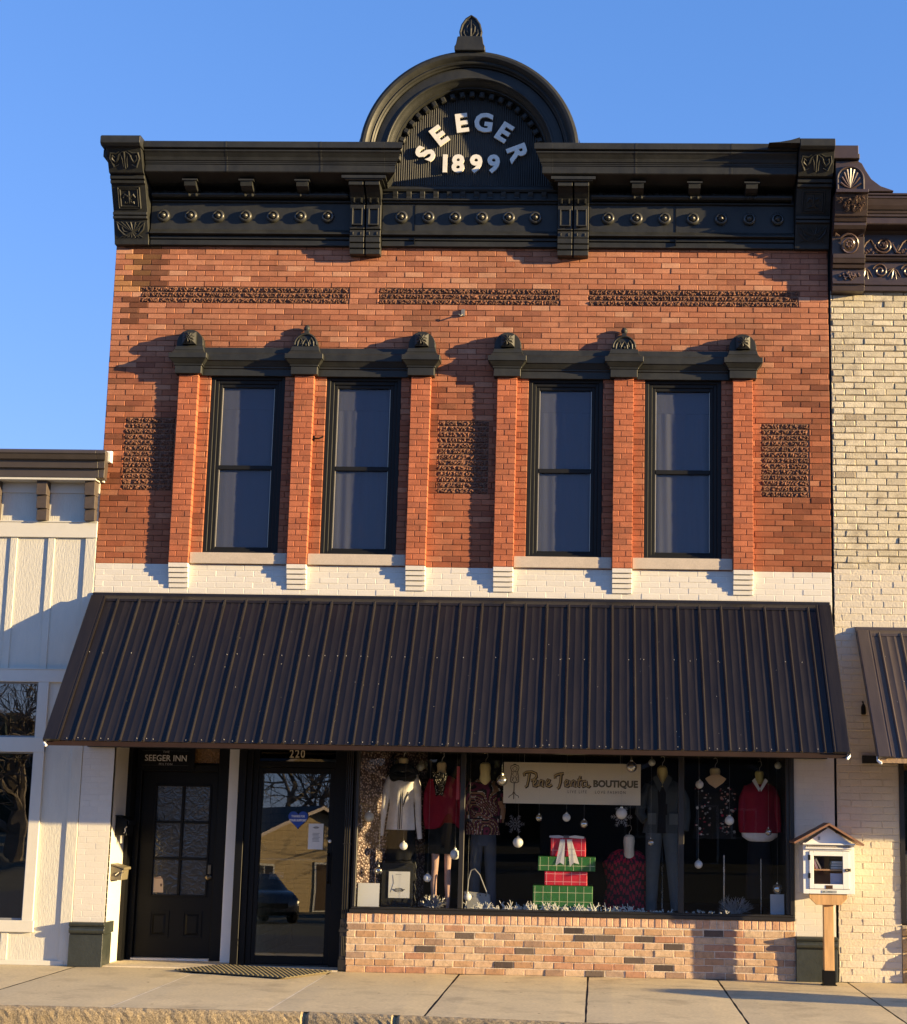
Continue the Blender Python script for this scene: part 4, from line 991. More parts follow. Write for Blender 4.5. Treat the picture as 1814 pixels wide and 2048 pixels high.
# finer rows for the print
me_v, me_f, me_c = m.v, m.f, m.c; m2 = M()
for fct in me_f:
    if len(fct) != 4: m2.add([me_v[i] for i in fct], [tuple(range(len(fct)))]); continue
    p = [Vector(me_v[i]) for i in fct]; K = 4
    for a in range(K):
        q = [p[0].lerp(p[3], a / K), p[1].lerp(p[2], a / K), p[1].lerp(p[2], (a + 1) / K), p[0].lerp(p[3], (a + 1) / K)]; m2.add([tuple(v) for v in q], [(0, 1, 2, 3)])
paint(m2, 0, swirl); m2.build('top', MCL, r)
m = M(); m.cur = (.065, .078, .105); loft(m, [(1.44, .28, .13, .46, .08), (1.36, .28, .14, .46, .08), (1.30, .28, .14, .46, .08)], 30, .004, 5)
m.tube([(.215, .45, 1.34), (.20, .45, 1.1), (.195, .45, .9), (.19, .45, .66)], [.07, .062, .055, .06], 16); m.tube([(.35, .45, 1.34), (.36, .45, 1.1), (.37, .45, .9), (.375, .45, .66)], [.07, .062, .055, .06], 16)
m.build('jeans', MCL, r, smooth=True)
# 4 grey coat
r = bust(2.200, 2.075, 'dressed form in an open charcoal grey coat and matching trousers', neckw=.058, neckh=.21, capc=(.74, .60, .24)); G1 = (.06, .07, .075)
m = M(); m.cur = G1; loft(m, torso(2.215, 2.05, 1.47, .225, hd=.12, sh=.8), 60, .006, 6)
paint(m, 0, lambda x, y, z: (.010, .010, .012) if y < .42 and abs(x - 2.20) < .045 else None)
sleeve(m, [(2.07, .45, 1.97), (1.99, .43, 1.82), (1.96, .40, 1.68), (2.02, .36, 1.60)], [.065, .06, .055, .05]); sleeve(m, [(2.36, .45, 1.97), (2.44, .43, 1.82), (2.455, .42, 1.65), (2.44, .40, 1.50)], [.065, .06, .055, .048])
for s in (-1, 1): m.box(2.205 + s * .115 - .045, 2.205 + s * .115 + .045, .318, .34, 1.56, 1.68, (.10, .115, .12))
m.prism([(2.09, 2.05), (2.14, 2.09), (2.20, 1.98), (2.17, 1.90)], .325, .345, 'y'); m.prism([(2.31, 2.05), (2.26, 2.09), (2.20, 1.98), (2.235, 1.90)], .325, .345, 'y')
m.build('coat', MCL, r, smooth=True, sm_angle=50)
m = M(); m.cur = (.09, .11, .125); m.tube([(2.12, .45, 1.50), (2.11, .45, 1.3), (2.10, .45, 1.0), (2.09, .45, .66)], [.095, .085, .07, .06], 18); m.tube([(2.29, .45, 1.50), (2.31, .45, 1.3), (2.335, .45, 1.0), (2.36, .45, .66)], [.095, .085, .07, .06], 18)
m.build('trousers', MCL, r, smooth=True); stand(2.21, .52, 1.45, r)
# 5 flowered blouse
r = bust(2.768, 2.115, 'dressed form in a black blouse with scattered pale and red flowers', neckw=.058, neckh=.11, capc=(.72, .60, .33)); 
m = M(); m.prism([(2.66, 2.055), (2.73, 2.10), (2.81, 2.10), (2.885, 2.055), (2.85, 2.01), (2.77, 1.955), (2.70, 2.0)], .33, .36, 'y'); m.build('collar_block', mat('form cap tan', (.66, .48, .30), rough=.6), r)
m = M(); m.cur = (.012, .012, .013); loft(m, torso(2.77, 2.03, 1.42, .235, hd=.10, sh=.8), 60, .006, 7)
rr = random.Random(9)
for k in range(100):
    s = rr.choice((-1, 1)); x = 2.77 + s * rr.uniform(.05, .22); z = rr.uniform(1.46, 1.96); c = rr.choice([(.5, .48, .46), (.34, .03, .06), (.38, .2, .16), (.14, .14, .14), (.22, .22, .22)])
    m.ball((x, .345 + .25 * abs(x - 2.77) ** 1.3, z), rr.uniform(.006, .016), 6, 4, (1, .3, rr.uniform(.4, 1.2)), c)
m.build('blouse', MCL, r)
stand(2.86, .35, 1.25, r)
# 6 red sweater
r = bust(3.245, 2.095, 'dressed form in a red v neck sweater with white shirt tails showing', neckw=.048, neckh=.10, capc=(.66, .58, .2))
m = M(); m.cur = (.26, .012, .032); loft(m, torso(3.25, 2.03, 1.49, .205, hd=.10, sh=.88), 60, .005, 8)
sleeve(m, [(3.13, .45, 1.97), (3.07, .44, 1.85), (3.055, .43, 1.65), (3.06, .43, 1.50)], [.05, .045, .04, .034]); sleeve(m, [(3.37, .45, 1.97), (3.43, .44, 1.85), (3.445, .43, 1.65), (3.45, .43, 1.50)], [.05, .045, .04, .034])
m.build('sweater', MCL, r, smooth=True, sm_angle=60)
m = M(); m.cur = (.7, .7, .74); loft(m, [(1.50, 3.25, .195, .45, .095), (1.45, 3.25, .19, .45, .09), (1.41, 3.25, .13, .45, .08), (1.40, 3.25, .10, .45, .07)], 40, .003, 9)
for s in (-1, 1): m.prism([(3.245 + s * .055, 2.07), (3.245 + s * .085, 2.04), (3.245 + s * .01, 1.925), (3.245, 1.96)], .328, .338, 'y')
m.build('shirt', MCL, r, smooth=True, sm_angle=50)
m = M(); m.cur = (.010, .010, .014); loft(m, [(1.44, 3.25, .12, .47, .07), (1.1, 3.25, .14, .47, .08), (.8, 3.25, .15, .47, .08)], 30, .004, 10); m.build('skirt', MCL, r, smooth=True); stand(3.255, .36, 1.22, r)
# 7 low patterned dress
r = bust(1.850, 1.335, 'low dressed form in a burgundy patterned dress beside the wrapped presents', y=.55, neckw=.062, neckh=.21, capc=(.76, .70, .56), zhook=1.5)
m = M(); loft(m, torso(1.830, 1.29, .64, .27, y=.55, hd=.12, sh=.72, rows=34), 150, .004, 11)
paint(m, 0, lambda x, y, z: (.36, .018, .045) if math.sin(x * 95) * math.sin(z * 60 + 2 * math.sin(x * 40)) > .1 else (.05, .02, .03))
m.build('dress', MCL, r)
stand(1.85, .60, .8, r)

# wrapped presents
def present(label, x0, x1, y0, y1, z0, z1, c, lc, px, pz, ox=.5):
    root = thing('gift_box', label, 'gift box', 'presents stacked in the window')
    m = M(); m.box(x0, x1, y0, y1, z0, z1, c, ch=.006)
    n = int((x1 - x0) / px) + 1; t = .0022
    for k in range(n + 1):
        x = x0 + px * (k + ox * .5)
        if x0 + .01 < x < x1 - .01: m.box(x - t, x + t, y0 - .0012, y0 + .004, z0 + .006, z1 - .006, lc)
    k = 0; z = z0 + pz * .5
    while z < z1 - .01: m.box(x0 + .006, x1 - .006, y0 - .0014, y0 + .004, z - t, z + t, lc); z += pz
    z = z0 + pz * .5
    while z < z1 - .01: m.box(x1 - .004, x1 + .0014, y0 + .008, y1 - .006, z - t, z + t, lc); z += pz
    m.build('box', mat('wrapping paper', attr=True, rough=.38, var=.16, vscale=9, bump=.006, bscale=9), root)
    m = M()   # folded end flap
    for s in (-1, 1):
        xx = x1 if s > 0 else x0
        m.tube([(xx, y0 + .01, z0 + .01), (xx + s * .003, (y0 + y1) / 2, (z0 + z1) / 2), (xx, y0 + .01, z1 - .01)], .002, 4, c)
    m.build('folded_flap', mat('wrapping paper', attr=True), root); return root
GR = (.035, .16, .035); GL = (.62, .62, .38); RD = (.62, .022, .045); RL = (.85, .42, .42)
present('large green plaid present at the bottom of the stack', .835, 1.465, .13, .47, .606, .910, GR, GL, .086, .093)
present('flat red plaid present between the two green ones', .955, 1.405, .14, .42, .911, 1.060, RD, RL, .088, .08)
present('flat green plaid present under the bow topped box', .885, 1.490, .12, .45, 1.061, 1.210, GR, GL, .088, .11)
gb = present('small red present on top of the stack with silver ribbon tails', 1.015, 1.385, .15, .40, 1.211, 1.405, RD, RL, .1, .13)
m = M(); rc = (.50, .50, .56); rs = (.72, .68, .62)
m.add([(1.115, .272, 1.39), (1.165, .272, 1.39), (1.160, .236, 1.125), (1.118, .236, 1.150), (1.068, .236, 1.115)], [(0, 1, 2, 3, 4)], rc)
m.add([(1.185, .270, 1.39), (1.235, .270, 1.39), (1.320, .236, 1.135), (1.262, .236, 1.150), (1.222, .236, 1.105)], [(0, 1, 2, 3, 4)], rs)
for q in range(9): m.box(1.20 + q * .008, 1.212 + q * .010, .244, .2455, 1.17 + (q % 3) * .06, 1.173 + (q % 3) * .06, (.35, .33, .30))
m.prism([(1.0, 1.408), (1.0, 1.425), (1.10, 1.432), (1.16, 1.418), (1.16, 1.408), (1.08, 1.400)], .26, .34, 'y', rc); m.prism([(1.20, 1.408), (1.20, 1.420), (1.27, 1.434), (1.37, 1.420), (1.365, 1.400), (1.28, 1.402)], .26, .34, 'y', rs)
m.box(1.15, 1.21, .25, .33, 1.404, 1.432, (.12, .12, .14), ch=.008)
for q in range(len(m.v)): m.v[q] = (m.v[q][0], m.v[q][1] - .13, m.v[q][2])
m.build('ribbon_bow', mat('ribbon', attr=True, rough=.4, var=.05), gb)

# hanging baubles
BM = {'white': mat('bauble white', (.80, .80, .78), rough=.25, var=.03, spec=.6), 'silver': mat('bauble silver', (.62, .60, .56), rough=.22, metal=.85, var=.1),
      'pearl': mat('bauble pearl', (.50, .52, .48), rough=.3, var=.1), 'clear': glass('bauble glass', .38, (.9, .9, .9), wav=.004, wscale=30)}
MCAP = mat('bauble cap', (.7, .68, .6), rough=.25, metal=.9)
baub = [(738, 1634, 10, 'pearl', .12, 'dim pearl bauble at the far left over the sequin panel'), (807, 1692, 8, 'white', .12, 'white bauble hanging before the black skirt of the white jacket'),
 (910, 1709, 10, 'white', .12, 'white bauble half hidden by the left window mullion'), (855, 1756, 8, 'white', .12, 'low white bauble left of the tan stockinged legs'),
 (935, 1794, 8, 'white', .10, 'lowest white bauble, before the white handbag'), (1036, 1685, 10, 'white', .12, 'large white bauble just under the left snowflake'),
 (1133, 1635, 8, 'white', .12, 'white bauble straight above the wrapped presents'), (1243, 1627, 11, 'white', .13, 'large white bauble in front of the right snowflake'),
 (1397, 1729, 8, 'white', .12, 'white bauble alone against the dark, right of the right mullion'), (1459, 1641, 9, 'white', .12, 'white bauble between the flowered blouse and the red sweater'),
 (1399, 1569, 8, 'white', .12, 'white bauble at the shoulder of the flowered blouse'), (757, 1741, 8, 'clear', .12, 'clear gold flecked bauble right of the sunlit sequin panel'),
 (1078, 1636, 7, 'clear', .12, 'small clear bauble under the boutique board at left'), (1168, 1648, 8, 'silver', .14, 'crackled silver bauble above the right end of the presents'),
 (1302, 1685, 7, 'clear', .12, 'small clear bauble before the grey trousers'), (1537, 1664, 7, 'clear', .12, 'small clear bauble at the hem of the red sweater'),
 (1263, 1534, 11, 'silver', .12, 'big silver bauble over the top right corner of the boutique board'), (1304, 1525, 7, 'pearl', .12, 'small pearl bauble high beside the grey coat hook'),
 (1004, 1561, 11, 'silver', .12, 'big silver bauble over the left edge of the boutique board'), (1555, 1778, 10, 'silver', .14, 'dull silver bauble low in the right corner'),
 (1556, 1531, 7, 'pearl', .14, 'dim pearl bauble in the top right corner of the window'), (841, 1534, 8, 'pearl', .5, 'dim pearl bauble behind, between the jacket and the red top')]
CC = Vector((1.50429, -17.79638, 1.70336)); CMX = cam.matrix_world.to_3x3()
def at(u, v, y):
    """photo measurement -> the point on the plane y"""
    d = CMX @ Vector(((u - 1093.95) / 3323.97, -(v - 1024) / 3323.97, -1)); return CC + d * ((y - CC.y) / d.y)
for u, v, pr, kind, y, lab in baub:
    c = at(u, v, y); rad = pr * 17.95 / 3323.97
    root = thing('bauble', lab, 'ornament', 'baubles hanging in the shop window')
    m = M(); m.ball(tuple(c), rad, 20, 14); m.build('ball', BM[kind], root, smooth=True, sm_angle=180)
    m = M(); m.lathe([(rad * .28, rad * .93), (rad * .28, rad * 1.18), (rad * .08, rad * 1.2)], tuple(c), 'z', 10)
    m.tube([(c.x + rad * .12 * math.cos(t), c.y, c.z + rad * 1.32 + rad * .14 * math.sin(t)) for t in [2 * PI * i / 8 for i in range(9)]], rad * .035, 4); m.build('cap', MCAP, root)
    m = M(); m.tube([(c.x, c.y, c.z + rad * 1.4), (c.x, c.y, 2.60)], .0006, 3); m.build('thread', mat('thread', (.5, .5, .5), rough=.6), root)
    if kind == 'clear':
        m = M(); m.tube([(c.x + rad * .6 * math.cos(t), c.y, c.z + rad * .6 * math.sin(t) - rad * .1) for t in [2 * PI * i / 14 for i in range(12)]], rad * .16, 5); m.build('glitter_ring', MCAP, root)
# snowflakes
for (u, v, rad, lab, cc) in ((1030, 1648, .105, 'dull grey snowflake hanging right of the swirl print top', (.16, .17, .20)), (1243, 1634, .115, 'silvery snowflake hanging behind a large white bauble', (.34, .35, .38))):
    c = at(u, v, .17); root = M()
    for k in range(12):
        t = PI * k / 6; q = rad * (1 if k % 2 == 0 else .62)
        P_ = lambda a, b: (c.x + a * math.cos(t) - b * math.sin(t), c.y, c.z + a * math.sin(t) + b * math.cos(t))
        root.tube([P_(.01, 0), P_(q, 0)], .0035, 4)
        for s in (-1, 1):
            root.tube([P_(q * .55, 0), P_(q * .75, s * q * .2)], .003, 4); root.tube([P_(q * .78, 0), P_(q * .95, s * q * .16)], .0028, 4)
    root.tube([(c.x, c.y, c.z + rad), (c.x, c.y, 2.6)], .0006, 3)
    tag(root.build('snowflake', mat('glitter %.2f' % cc[0], cc, rough=.4, metal=.4)), lab, 'snowflake', 'snowflakes hanging in the shop window')

# boutique board with brush lettering
BS = thing('shop_sign', 'cream hanging board lettered Pene Jenta BOUTIQUE with a dress form drawn on it', 'sign')
Y = .22; a = at(1008, 1524, Y); b2 = at(1281, 1611, Y); bx0, bx1, bz0, bz1 = a.x, b2.x, b2.z, a.z
MBD = mat('sign board', (.80, .72, .56), rough=.45, var=.05, vscale=2)
m = M(); m.box(bx0, bx1, Y, Y + .012, bz0, bz1); m.build('board', MBD, BS)
m = M()
for x in (bx0 + .22, bx1 - .22): m.tube([(x, Y + .006, bz1), (x, Y + .006, 2.6)], .0015, 4)
m.build('hanging_wire', MWIRE, BS)
MGOLD = mat('sign gold', (.55, .42, .20), rough=.5, var=.2); MBRN = mat('sign brown', (.045, .025, .015), rough=.6)
def B(X, Y_): # zoomed-photo units of the board -> board plane
    return (bx0 + (X - 50) / 1635 * (bx1 - bx0), bz1 - (Y_ - (150 + (X - 50) * .020)) / 490 * (bz1 - bz0) * .985)
strokes = {  # brush strokes in board units
 'P': [[(300, 320), (290, 290), (320, 272), (385, 268), (435, 290), (440, 330), (410, 365), (375, 372)], [(355, 290), (345, 370), (330, 440), (305, 455)]],
 'e1': [[(400, 420), (430, 400), (440, 372), (420, 365), (402, 395), (408, 440), (440, 445), (470, 420)]],
 'n1': [[(478, 370), (472, 445)], [(474, 400), (500, 370), (520, 375), (515, 445), (535, 445)]],
 'e2': [[(560, 415), (590, 398), (600, 370), (580, 362), (558, 395), (565, 440), (595, 448), (630, 425)]],
 'J': [[(665, 350), (660, 320), (700, 300), (765, 290)], [(735, 300), (728, 400), (710, 460), (690, 475)]],
 'e3': [[(780, 425), (812, 402), (820, 378), (800, 370), (782, 400), (788, 442), (815, 448), (845, 425)]],
 'n2': [[(862, 375), (852, 450)], [(856, 405), (885, 375), (903, 385), (895, 450), (915, 445)]],
 't': [[(965, 320), (945, 400), (940, 445), (965, 450)], [(925, 372), (985, 366)]],
 'a': [[(1035, 385), (1000, 385), (985, 420), (1000, 452), (1030, 440), (1042, 390), (1042, 445), (1065, 455), (1085, 435)]]}
for lay, (w_, mt, yy, dx, dz) in enumerate(((.0170, MBRN, .0025, .003, -.003), (.0068, MGOLD, .006, 0, 0))):
    m = M()
    for k, ss in strokes.items():
        for s in ss:
            k0 = len(m.v); m.tube([(B(*p)[0] + dx, Y - yy * .5, B(*p)[1] + dz) for p in s], w_, 8)
            for i in range(k0, len(m.v)): q = m.v[i]; m.v[i] = (q[0], Y - yy + (q[1] - Y + yy * .5) * .15, q[2])
    m.build('script_lettering' if lay else 'script_outline', mt, BS)
m = M(); cx, cz = B(1385, 425); put_text(m, 'BOUTIQUE', .098, (cx, Y - .002, cz), 0, thick=.003, offset=.004, xs=.98); m.build('block_lettering', MBRN, BS)
m = M(); put_text(m, 'BOUTIQUE', .098, (cx, Y - .005, cz), 0, thick=.002, offset=-.0005, xs=.98); m.build('block_fill', mat('sign grey gold', (.20, .17, .09), rough=.6), BS)
m = M(); cx, cz = B(930, 515); put_text(m, 'LIVE LIFE', .044, (cx, Y - .002, cz), 0, thick=.002, spacing=1.5, xs=.8); cx, cz = B(1325, 523); put_text(m, 'LOVE FASHION', .044, (cx, Y - .002, cz), 0, thick=.002, spacing=1.45, xs=.8); m.build('motto_lettering', MBRN, BS)
m = M(); s = bx1 - bx0
def D(pts, r=.0028): m.tube([(B(*p)[0], Y - .002, B(*p)[1]) for p in pts], r, 4)
D([(165, 180), (195, 180)], .006)
for s_ in (-1, 1):
    D([(182 + s_ * u, v) for u, v in [(12, 185), (48, 200), (50, 225), (34, 270), (46, 330), (50, 390), (30, 402), (0, 402)]], .0035)
    D([(182 + s_ * u, v) for u, v in [(0, 200), (30, 225), (5, 260), (28, 300), (5, 330), (32, 365), (4, 395)]], .0025); D([(182 + s_ * u, v) for u, v in [(40, 330), (12, 350), (40, 390)]], .0022)
    D([(175 + s_ * u, v) for u, v in [(0, 510), (20, 545), (55, 565), (58, 585)]], .0035); D([(182 + s_ * u, v) for u, v in [(0, 270), (32, 262)]], .002)
D([(178, 402), (175, 600)], .0045); m.build('dress_form_drawing', MBRN, BS)

# papers, easel, handbag and greenery
NP = thing('leaflet_stand', 'white card standing in the left corner of the shop window', 'card')
m = M(); m.prism([(.10, .662), (.12, .90), (.123, .90), (.104, .662)], -1.012, -.785); m.build('card', MPAP, NP)
m = M(); m.box(-1.012, -.785, .098, .15, .640, .6615); m.build('foot', mat('clear acrylic', (.5, .5, .52), rough=.2), NP)
NP = thing('leaflet_stand', 'frosted grey card standing in the right corner of the shop window', 'card')
m = M(); m.prism([(.10, .662), (.12, .865), (.123, .865), (.104, .662)], 3.325, 3.470); m.build('card', mat('frosted card', (.42, .46, .52), rough=.5, var=.1), NP)
m = M(); m.box(3.325, 3.470, .098, .15, .640, .6615); m.build('foot', mat('clear acrylic', (.5, .5, .52), rough=.2), NP)
m = M(); m.box(-1.0, 3.48, .071, .161, .6055, .640); m.build('display_ledge', mat('display floor', (.05, .05, .052)), BB)
EZ = thing('easel', 'curly black iron easel with a dark board holding a white poster', 'easel')
m = M(); m.tube([(-.815 + i * .047, .33, 1.128 + .012 * (i % 2)) for i in range(9)], .006, 5); m.tube([(-.44 + .016 * (i % 2), .33, 1.12 - i * .058) for i in range(9)], .006, 5)
m.tube([(-.80, .34, 1.12), (-.80, .34, .61)], .006, 5); m.tube([(-.62, .37, 1.12), (-.62, .55, .61)], .006, 5); m.build('iron_frame', MBLK, EZ)
m = M(); m.box(-.79, -.455, .325, .332, .64, 1.105); m.build('backing_board', mat('black card', (.012, .012, .012), rough=.8), EZ)
PO = thing('poster', 'white poster with an oval logo on the black easel', 'poster')
m = M(); m.box(-.715, -.488, .315, .319, .742, 1.018); m.build('sheet', MPAP, PO)
m = M(); oval_logo(m, -.60, .825, .048, .313); m.box(-.64, -.58, .313, .3145, .985, .988); m.tube([(-.67, .3135, .98), (-.66, .3135, .90), (-.69, .3135, .80)], .0015, 4); m.build('printing', MINK, PO)
HB = thing('handbag', 'pale grey handbag with a tall looped handle behind the white twigs', 'handbag')
MBAG = mat('bag leather', (.33, .32, .30), rough=.4, var=.1)
m = M(); vs = [(.13, .28, .606), (.40, .28, .606), (.40, .36, .606), (.13, .36, .606), (.09, .31, .83), (.37, .31, .80), (.37, .34, .80), (.09, .34, .83)]
m.add(vs, [(0, 3, 2, 1), (4, 5, 6, 7), (0, 1, 5, 4), (1, 2, 6, 5), (2, 3, 7, 6), (3, 0, 4, 7)]); m.build('bag', MBAG, HB, bevel=.012)
m = M(); m.tube([(.13, .31, .81), (.14, .305, .95), (.165, .30, 1.045), (.205, .30, 1.06), (.26, .30, 1.0), (.31, .30, .88), (.345, .305, .80)], .007, 6); m.build('handle', MBAG, HB, smooth=True)
m = M(); m.ball((.27, .277, .79), .007, 8, 6); m.ball((.33, .279, .785), .007, 8, 6); m.build('stud', MBLK, HB)
rr = random.Random(21)
def burst(cx, cz, rad, n, y, col, name, lab):
    m = M()
    for k in range(n):
        t = rr.uniform(.12 * PI, .9 * PI); L_ = rad * rr.uniform(.6, 1.1); yy = rr.uniform(-.4, .4)
        p0 = Vector((cx, y, cz)); d = Vector((math.cos(t), yy, math.sin(t)))
        pts = [p0 + d * L_ * f + Vector((rr.uniform(-.006, .006), 0, rr.uniform(-.006, .006))) for f in (0, .35, .7, 1)]
        m.tube(pts, [.0045, .004, .003, .0015], 4)
        for f in (.5, .75):
            s = rr.choice((-1, 1)); q = p0 + d * L_ * f; m.tube([q, q + Vector((math.cos(t + s * .6), yy, math.sin(t + s * .6))) * L_ * .25], [.003, .0012], 4)
    m.lathe([(.035, .606), (.04, .64), (.03, .65)], (cx, y, 0), 'z', 12)
    tag(m.build('twig_arrangement', mat(name, col, rough=.3, metal=.5, var=.2)), lab, 'decoration', 'silvered twig bursts')
burst(-.215, .635, .17, 46, .22, (.45, .43, .42), 'silver twigs', 'silver twig burst standing before the bare legs')
burst(2.965, .635, .21, 60, .22, (.40, .41, .43), 'silver twigs pale', 'silver twig burst standing under the flowered blouse')
m = M()
for k in range(250):
    x = rr.triangular(.11, 2.75, .9) if k % 3 else rr.uniform(.11, 2.9)
    if 2.34 < x < 2.43: continue
    y = rr.uniform(.075, .115) if .8 < x < 1.52 else rr.uniform(.075, .24); z = rr.uniform(.640, .655); h = rr.uniform(.03, .12) * (1 if x < 1.9 else .55)
    t = rr.uniform(-1.45, 1.45); pts = [Vector((x, y, z))]
    for q_ in range(4):
        t += rr.uniform(-.55, .55); pts.append(pts[-1] + Vector((math.sin(t), rr.uniform(-.2, .2) if q_ else 0, abs(math.cos(t)) * .9)) * h / 4)
    m.tube(pts, [.0045, .0048, .0042, .004, .0025], 5)
    s_ = rr.choice((-1, 1)); b_ = pts[2] + Vector((math.sin(t + s_), 0, abs(math.cos(t + s_)))) * h * .3; m.tube([pts[2], b_], [.0035, .0028], 4); m.ball(b_, .0055, 6, 4)
tag(m.build('white_twigs', mat('flocked twig', (.80, .77, .70), rough=.8, var=.08)), 'white flocked twigs strewn along the window ledge', 'garland', kind='stuff')
tg = M(); tg.box(.004, .036, .075, .078, 1.785, 2.135)
tag(tg.build('price_tag_strip', mat('pink card', (.62, .09, .11), rough=.5, var=.08)), 'pink vertical card strip hanging beside the left mullion', 'tag')
# ================================================================== ground
g = M(); g.add([(-400, -400, -.155), (400, -400, -.155), (400, 400, -.155), (-400, 400, -.155)], [(0, 1, 2, 3)])
tag(g.build('ground', mat('dry grass', (.07, .065, .035), rough=.95, var=.3, vscale=.5, fine=.2)), kind='structure')
g = M(); g.add([(-60, -17.5, -.150), (60, -17.5, -.150), (60, -3.46, -.150), (-60, -3.46, -.150)], [(0, 1, 2, 3)])
tag(g.build('road', mat('asphalt', (.05, .049, .048), rough=.9, var=.15, vscale=2, fine=.3, bump=.004, bscale=120)), kind='structure')
MCON = mat('concrete', attr=True, rough=.82, var=.10, vscale=2.2, fine=.10, bump=.0016, bscale=150, dark=(.30, .24, .155), darkamt=.75, dscale=1.7)
def fy(x): return -3.44 if x < -.92 else -3.44 - .135 * min(x + .92, 6)
sl_ = M(); xs = [-12 + 1.0] ; joints = [-3.92 + 1.337 * k for k in range(-5, 12)]
cr = random.Random(4)
for i in range(len(joints) - 1):
    k = cr.uniform(.93, 1.05); c = (.62 * k, .51 * k, .315 * k); a, b = joints[i] + .009, joints[i + 1] - .009
    nx, ny = 6, 14; y1 = -.012; vs = []
    for v in range(ny + 1):
        for u in range(nx + 1):
            ed = u in (0, nx); vs.append((a + (b - a) * u / nx + (cr.uniform(-.003, .003) if ed and 0 < v < ny else 0), fy(a + (b - a) * u / nx) + (y1 - fy(a + (b - a) * u / nx)) * v / ny, -.004 if ed else cr.uniform(-.0006, .0006)))
    sl_.add(vs, [(v * (nx + 1) + u, v * (nx + 1) + u + 1, (v + 1) * (nx + 1) + u + 1, (v + 1) * (nx + 1) + u) for v in range(ny) for u in range(nx)], c)
sl_.box(joints[0], joints[-1], -3.43, 3.0, -.16, -.017, (.10, .085, .06))
sl_.prism([(-.92, -3.429), (joints[-1], fy(joints[-1]) + .01), (joints[-1], -3.429)], -.16, -.017, 'z', (.10, .085, .06))
sl_.box(-3.66, -1.10, -.010, 3.0, -.10, .012, (.58, .50, .37)); sl_.box(-20, joints[0], -3.33, -.01, -.16, -.001, (.54, .46, .34)); sl_.box(joints[-1], 30, -3.33, -.01, -.16, -.001, (.54, .46, .34))
for k in range(70):     # gum spots and grit
    x, y = cr.uniform(-4.5, 5), cr.uniform(-3.3, -.15); r_ = cr.uniform(.004, .016)
    sl_.add([(x + r_ * cr.uniform(.7, 1.2) * math.cos(t), y + r_ * math.sin(t), .0022) for t in [2 * PI * i / 7 for i in range(7)]], [tuple(range(7))], (.16, .12, .08) if k % 3 else (.62, .56, .44))
tag(sl_.build('sidewalk', MCON), kind='structure')
jf = M(); 
for k, j in enumerate(joints):
    jf.box(j - .0088, j + .0088, fy(j) + .01, -.3, -.0165, -.0045 if k in (6, 7, 13) else -.013, (.80, .70, .52) if k in (6, 7) else (.07, .05, .04))
jf.add([(1.35, -.590, .0012), (4.6, -1.12, .0012), (9, -1.80, .0012), (9, -1.79, .0012), (4.6, -1.11, .0012), (1.35, -.584, .0012)], [(0, 1, 4, 5), (1, 2, 3, 4)], (.12, .10, .07))
tag(jf.build('joint_filler', MCON), kind='structure')
kb = M(); K = 800; vs = []; rowp = [(.004, -.003), (-.02, .003), (-.045, .001), (-.065, -.010), (-.078, -.030), (-.085, -.06), (-.088, -.10), (-.095, -.16)]
for i in range(K + 1):
    x = -14 + 28 * i / K
    for j, (y, z) in enumerate(rowp): g_ = min(abs(x + .92), abs(x + .15)); dip = .05 if g_ < .012 else 0; vs.append((x, fy(x) + y + dip * .6 + (cr.uniform(-.0035, .0035) if 0 < j < 7 else 0), z - (dip * .5 if 0 < j < 7 else 0) + (cr.uniform(-.003, .003) if 0 < j < 7 else 0)))
n_ = len(rowp); kb.add(vs, [(i * n_ + j, i * n_ + j + 1, (i + 1) * n_ + j + 1, (i + 1) * n_ + j) for i in range(K) for j in range(n_ - 1)], (.33, .255, .15))
tag(kb.build('kerb', mat('kerb aggregate', attr=True, rough=.9, var=.2, vscale=5, fine=.45, bump=.005, bscale=100, dark=(.12, .09, .05), darkamt=.5, dscale=6)), kind='structure')

# ================================================================== cream neighbour on the left
LB = thing('cream_building', 'cream board and batten building with dark bracketed cornice, left of the brick one', 'building')
XR = -4.004
m = M(); m.box(-9, -4.53, .012, .1, 0.0, .36); m.box(-9, -4.53, .012, .1, 2.96, 5.3); m.box(-4.53, XR, .012, .1, .0, 5.3)
m.box(-9, XR, .3, 9, 0, 5.25); m.box(-4.53, XR, .101, .299, 0, 5.3); m.box(-9, -4.53, .101, .299, 2.96, 5.25); m.box(-9, -4.53, .101, .299, 0, .36); m.build('wall', MSID, LB)
m = M()
for x in (-4.955, -4.54): m.box(x, x + .075, -.003, .0118, 3.09, 4.535)
for x in (-4.125,): m.box(x, x + .118, -.006, .0118, 3.09, 4.535)
m.box(-5.37, -5.295, -.003, .0118, 3.09, 4.535); m.box(-4.745, -4.67, -.003, .0118, .05, .33)
m.box(-4.125, XR, -.006, .0118, .0, 2.955)
m.build('batten', MSID, LB, bevel=.003)
m = M(); m.box(-9, XR + .002, -.030, .0115, 4.70, 4.715); m.box(-9, XR, -.022, .0115, 4.535, 4.699); m.box(-9, XR, -.022, .0115, 2.955, 3.088); m.box(-9, XR, -.030, .0115, 3.0885, 3.098)
m.box(-4.53, -4.415, -.020, .0115, .36, 2.954); m.box(-9, -4.415, -.024, .0115, 2.205, 2.362); m.box(-9, -4.40, -.03, .0115, .335, .455); m.box(-9, -4.06, -.012, .0115, .0, .05)
m.box(-9, XR, -.006, .0115, 5.03, 5.2)
m.build('trim_board', MTRIM, LB, bevel=.003)
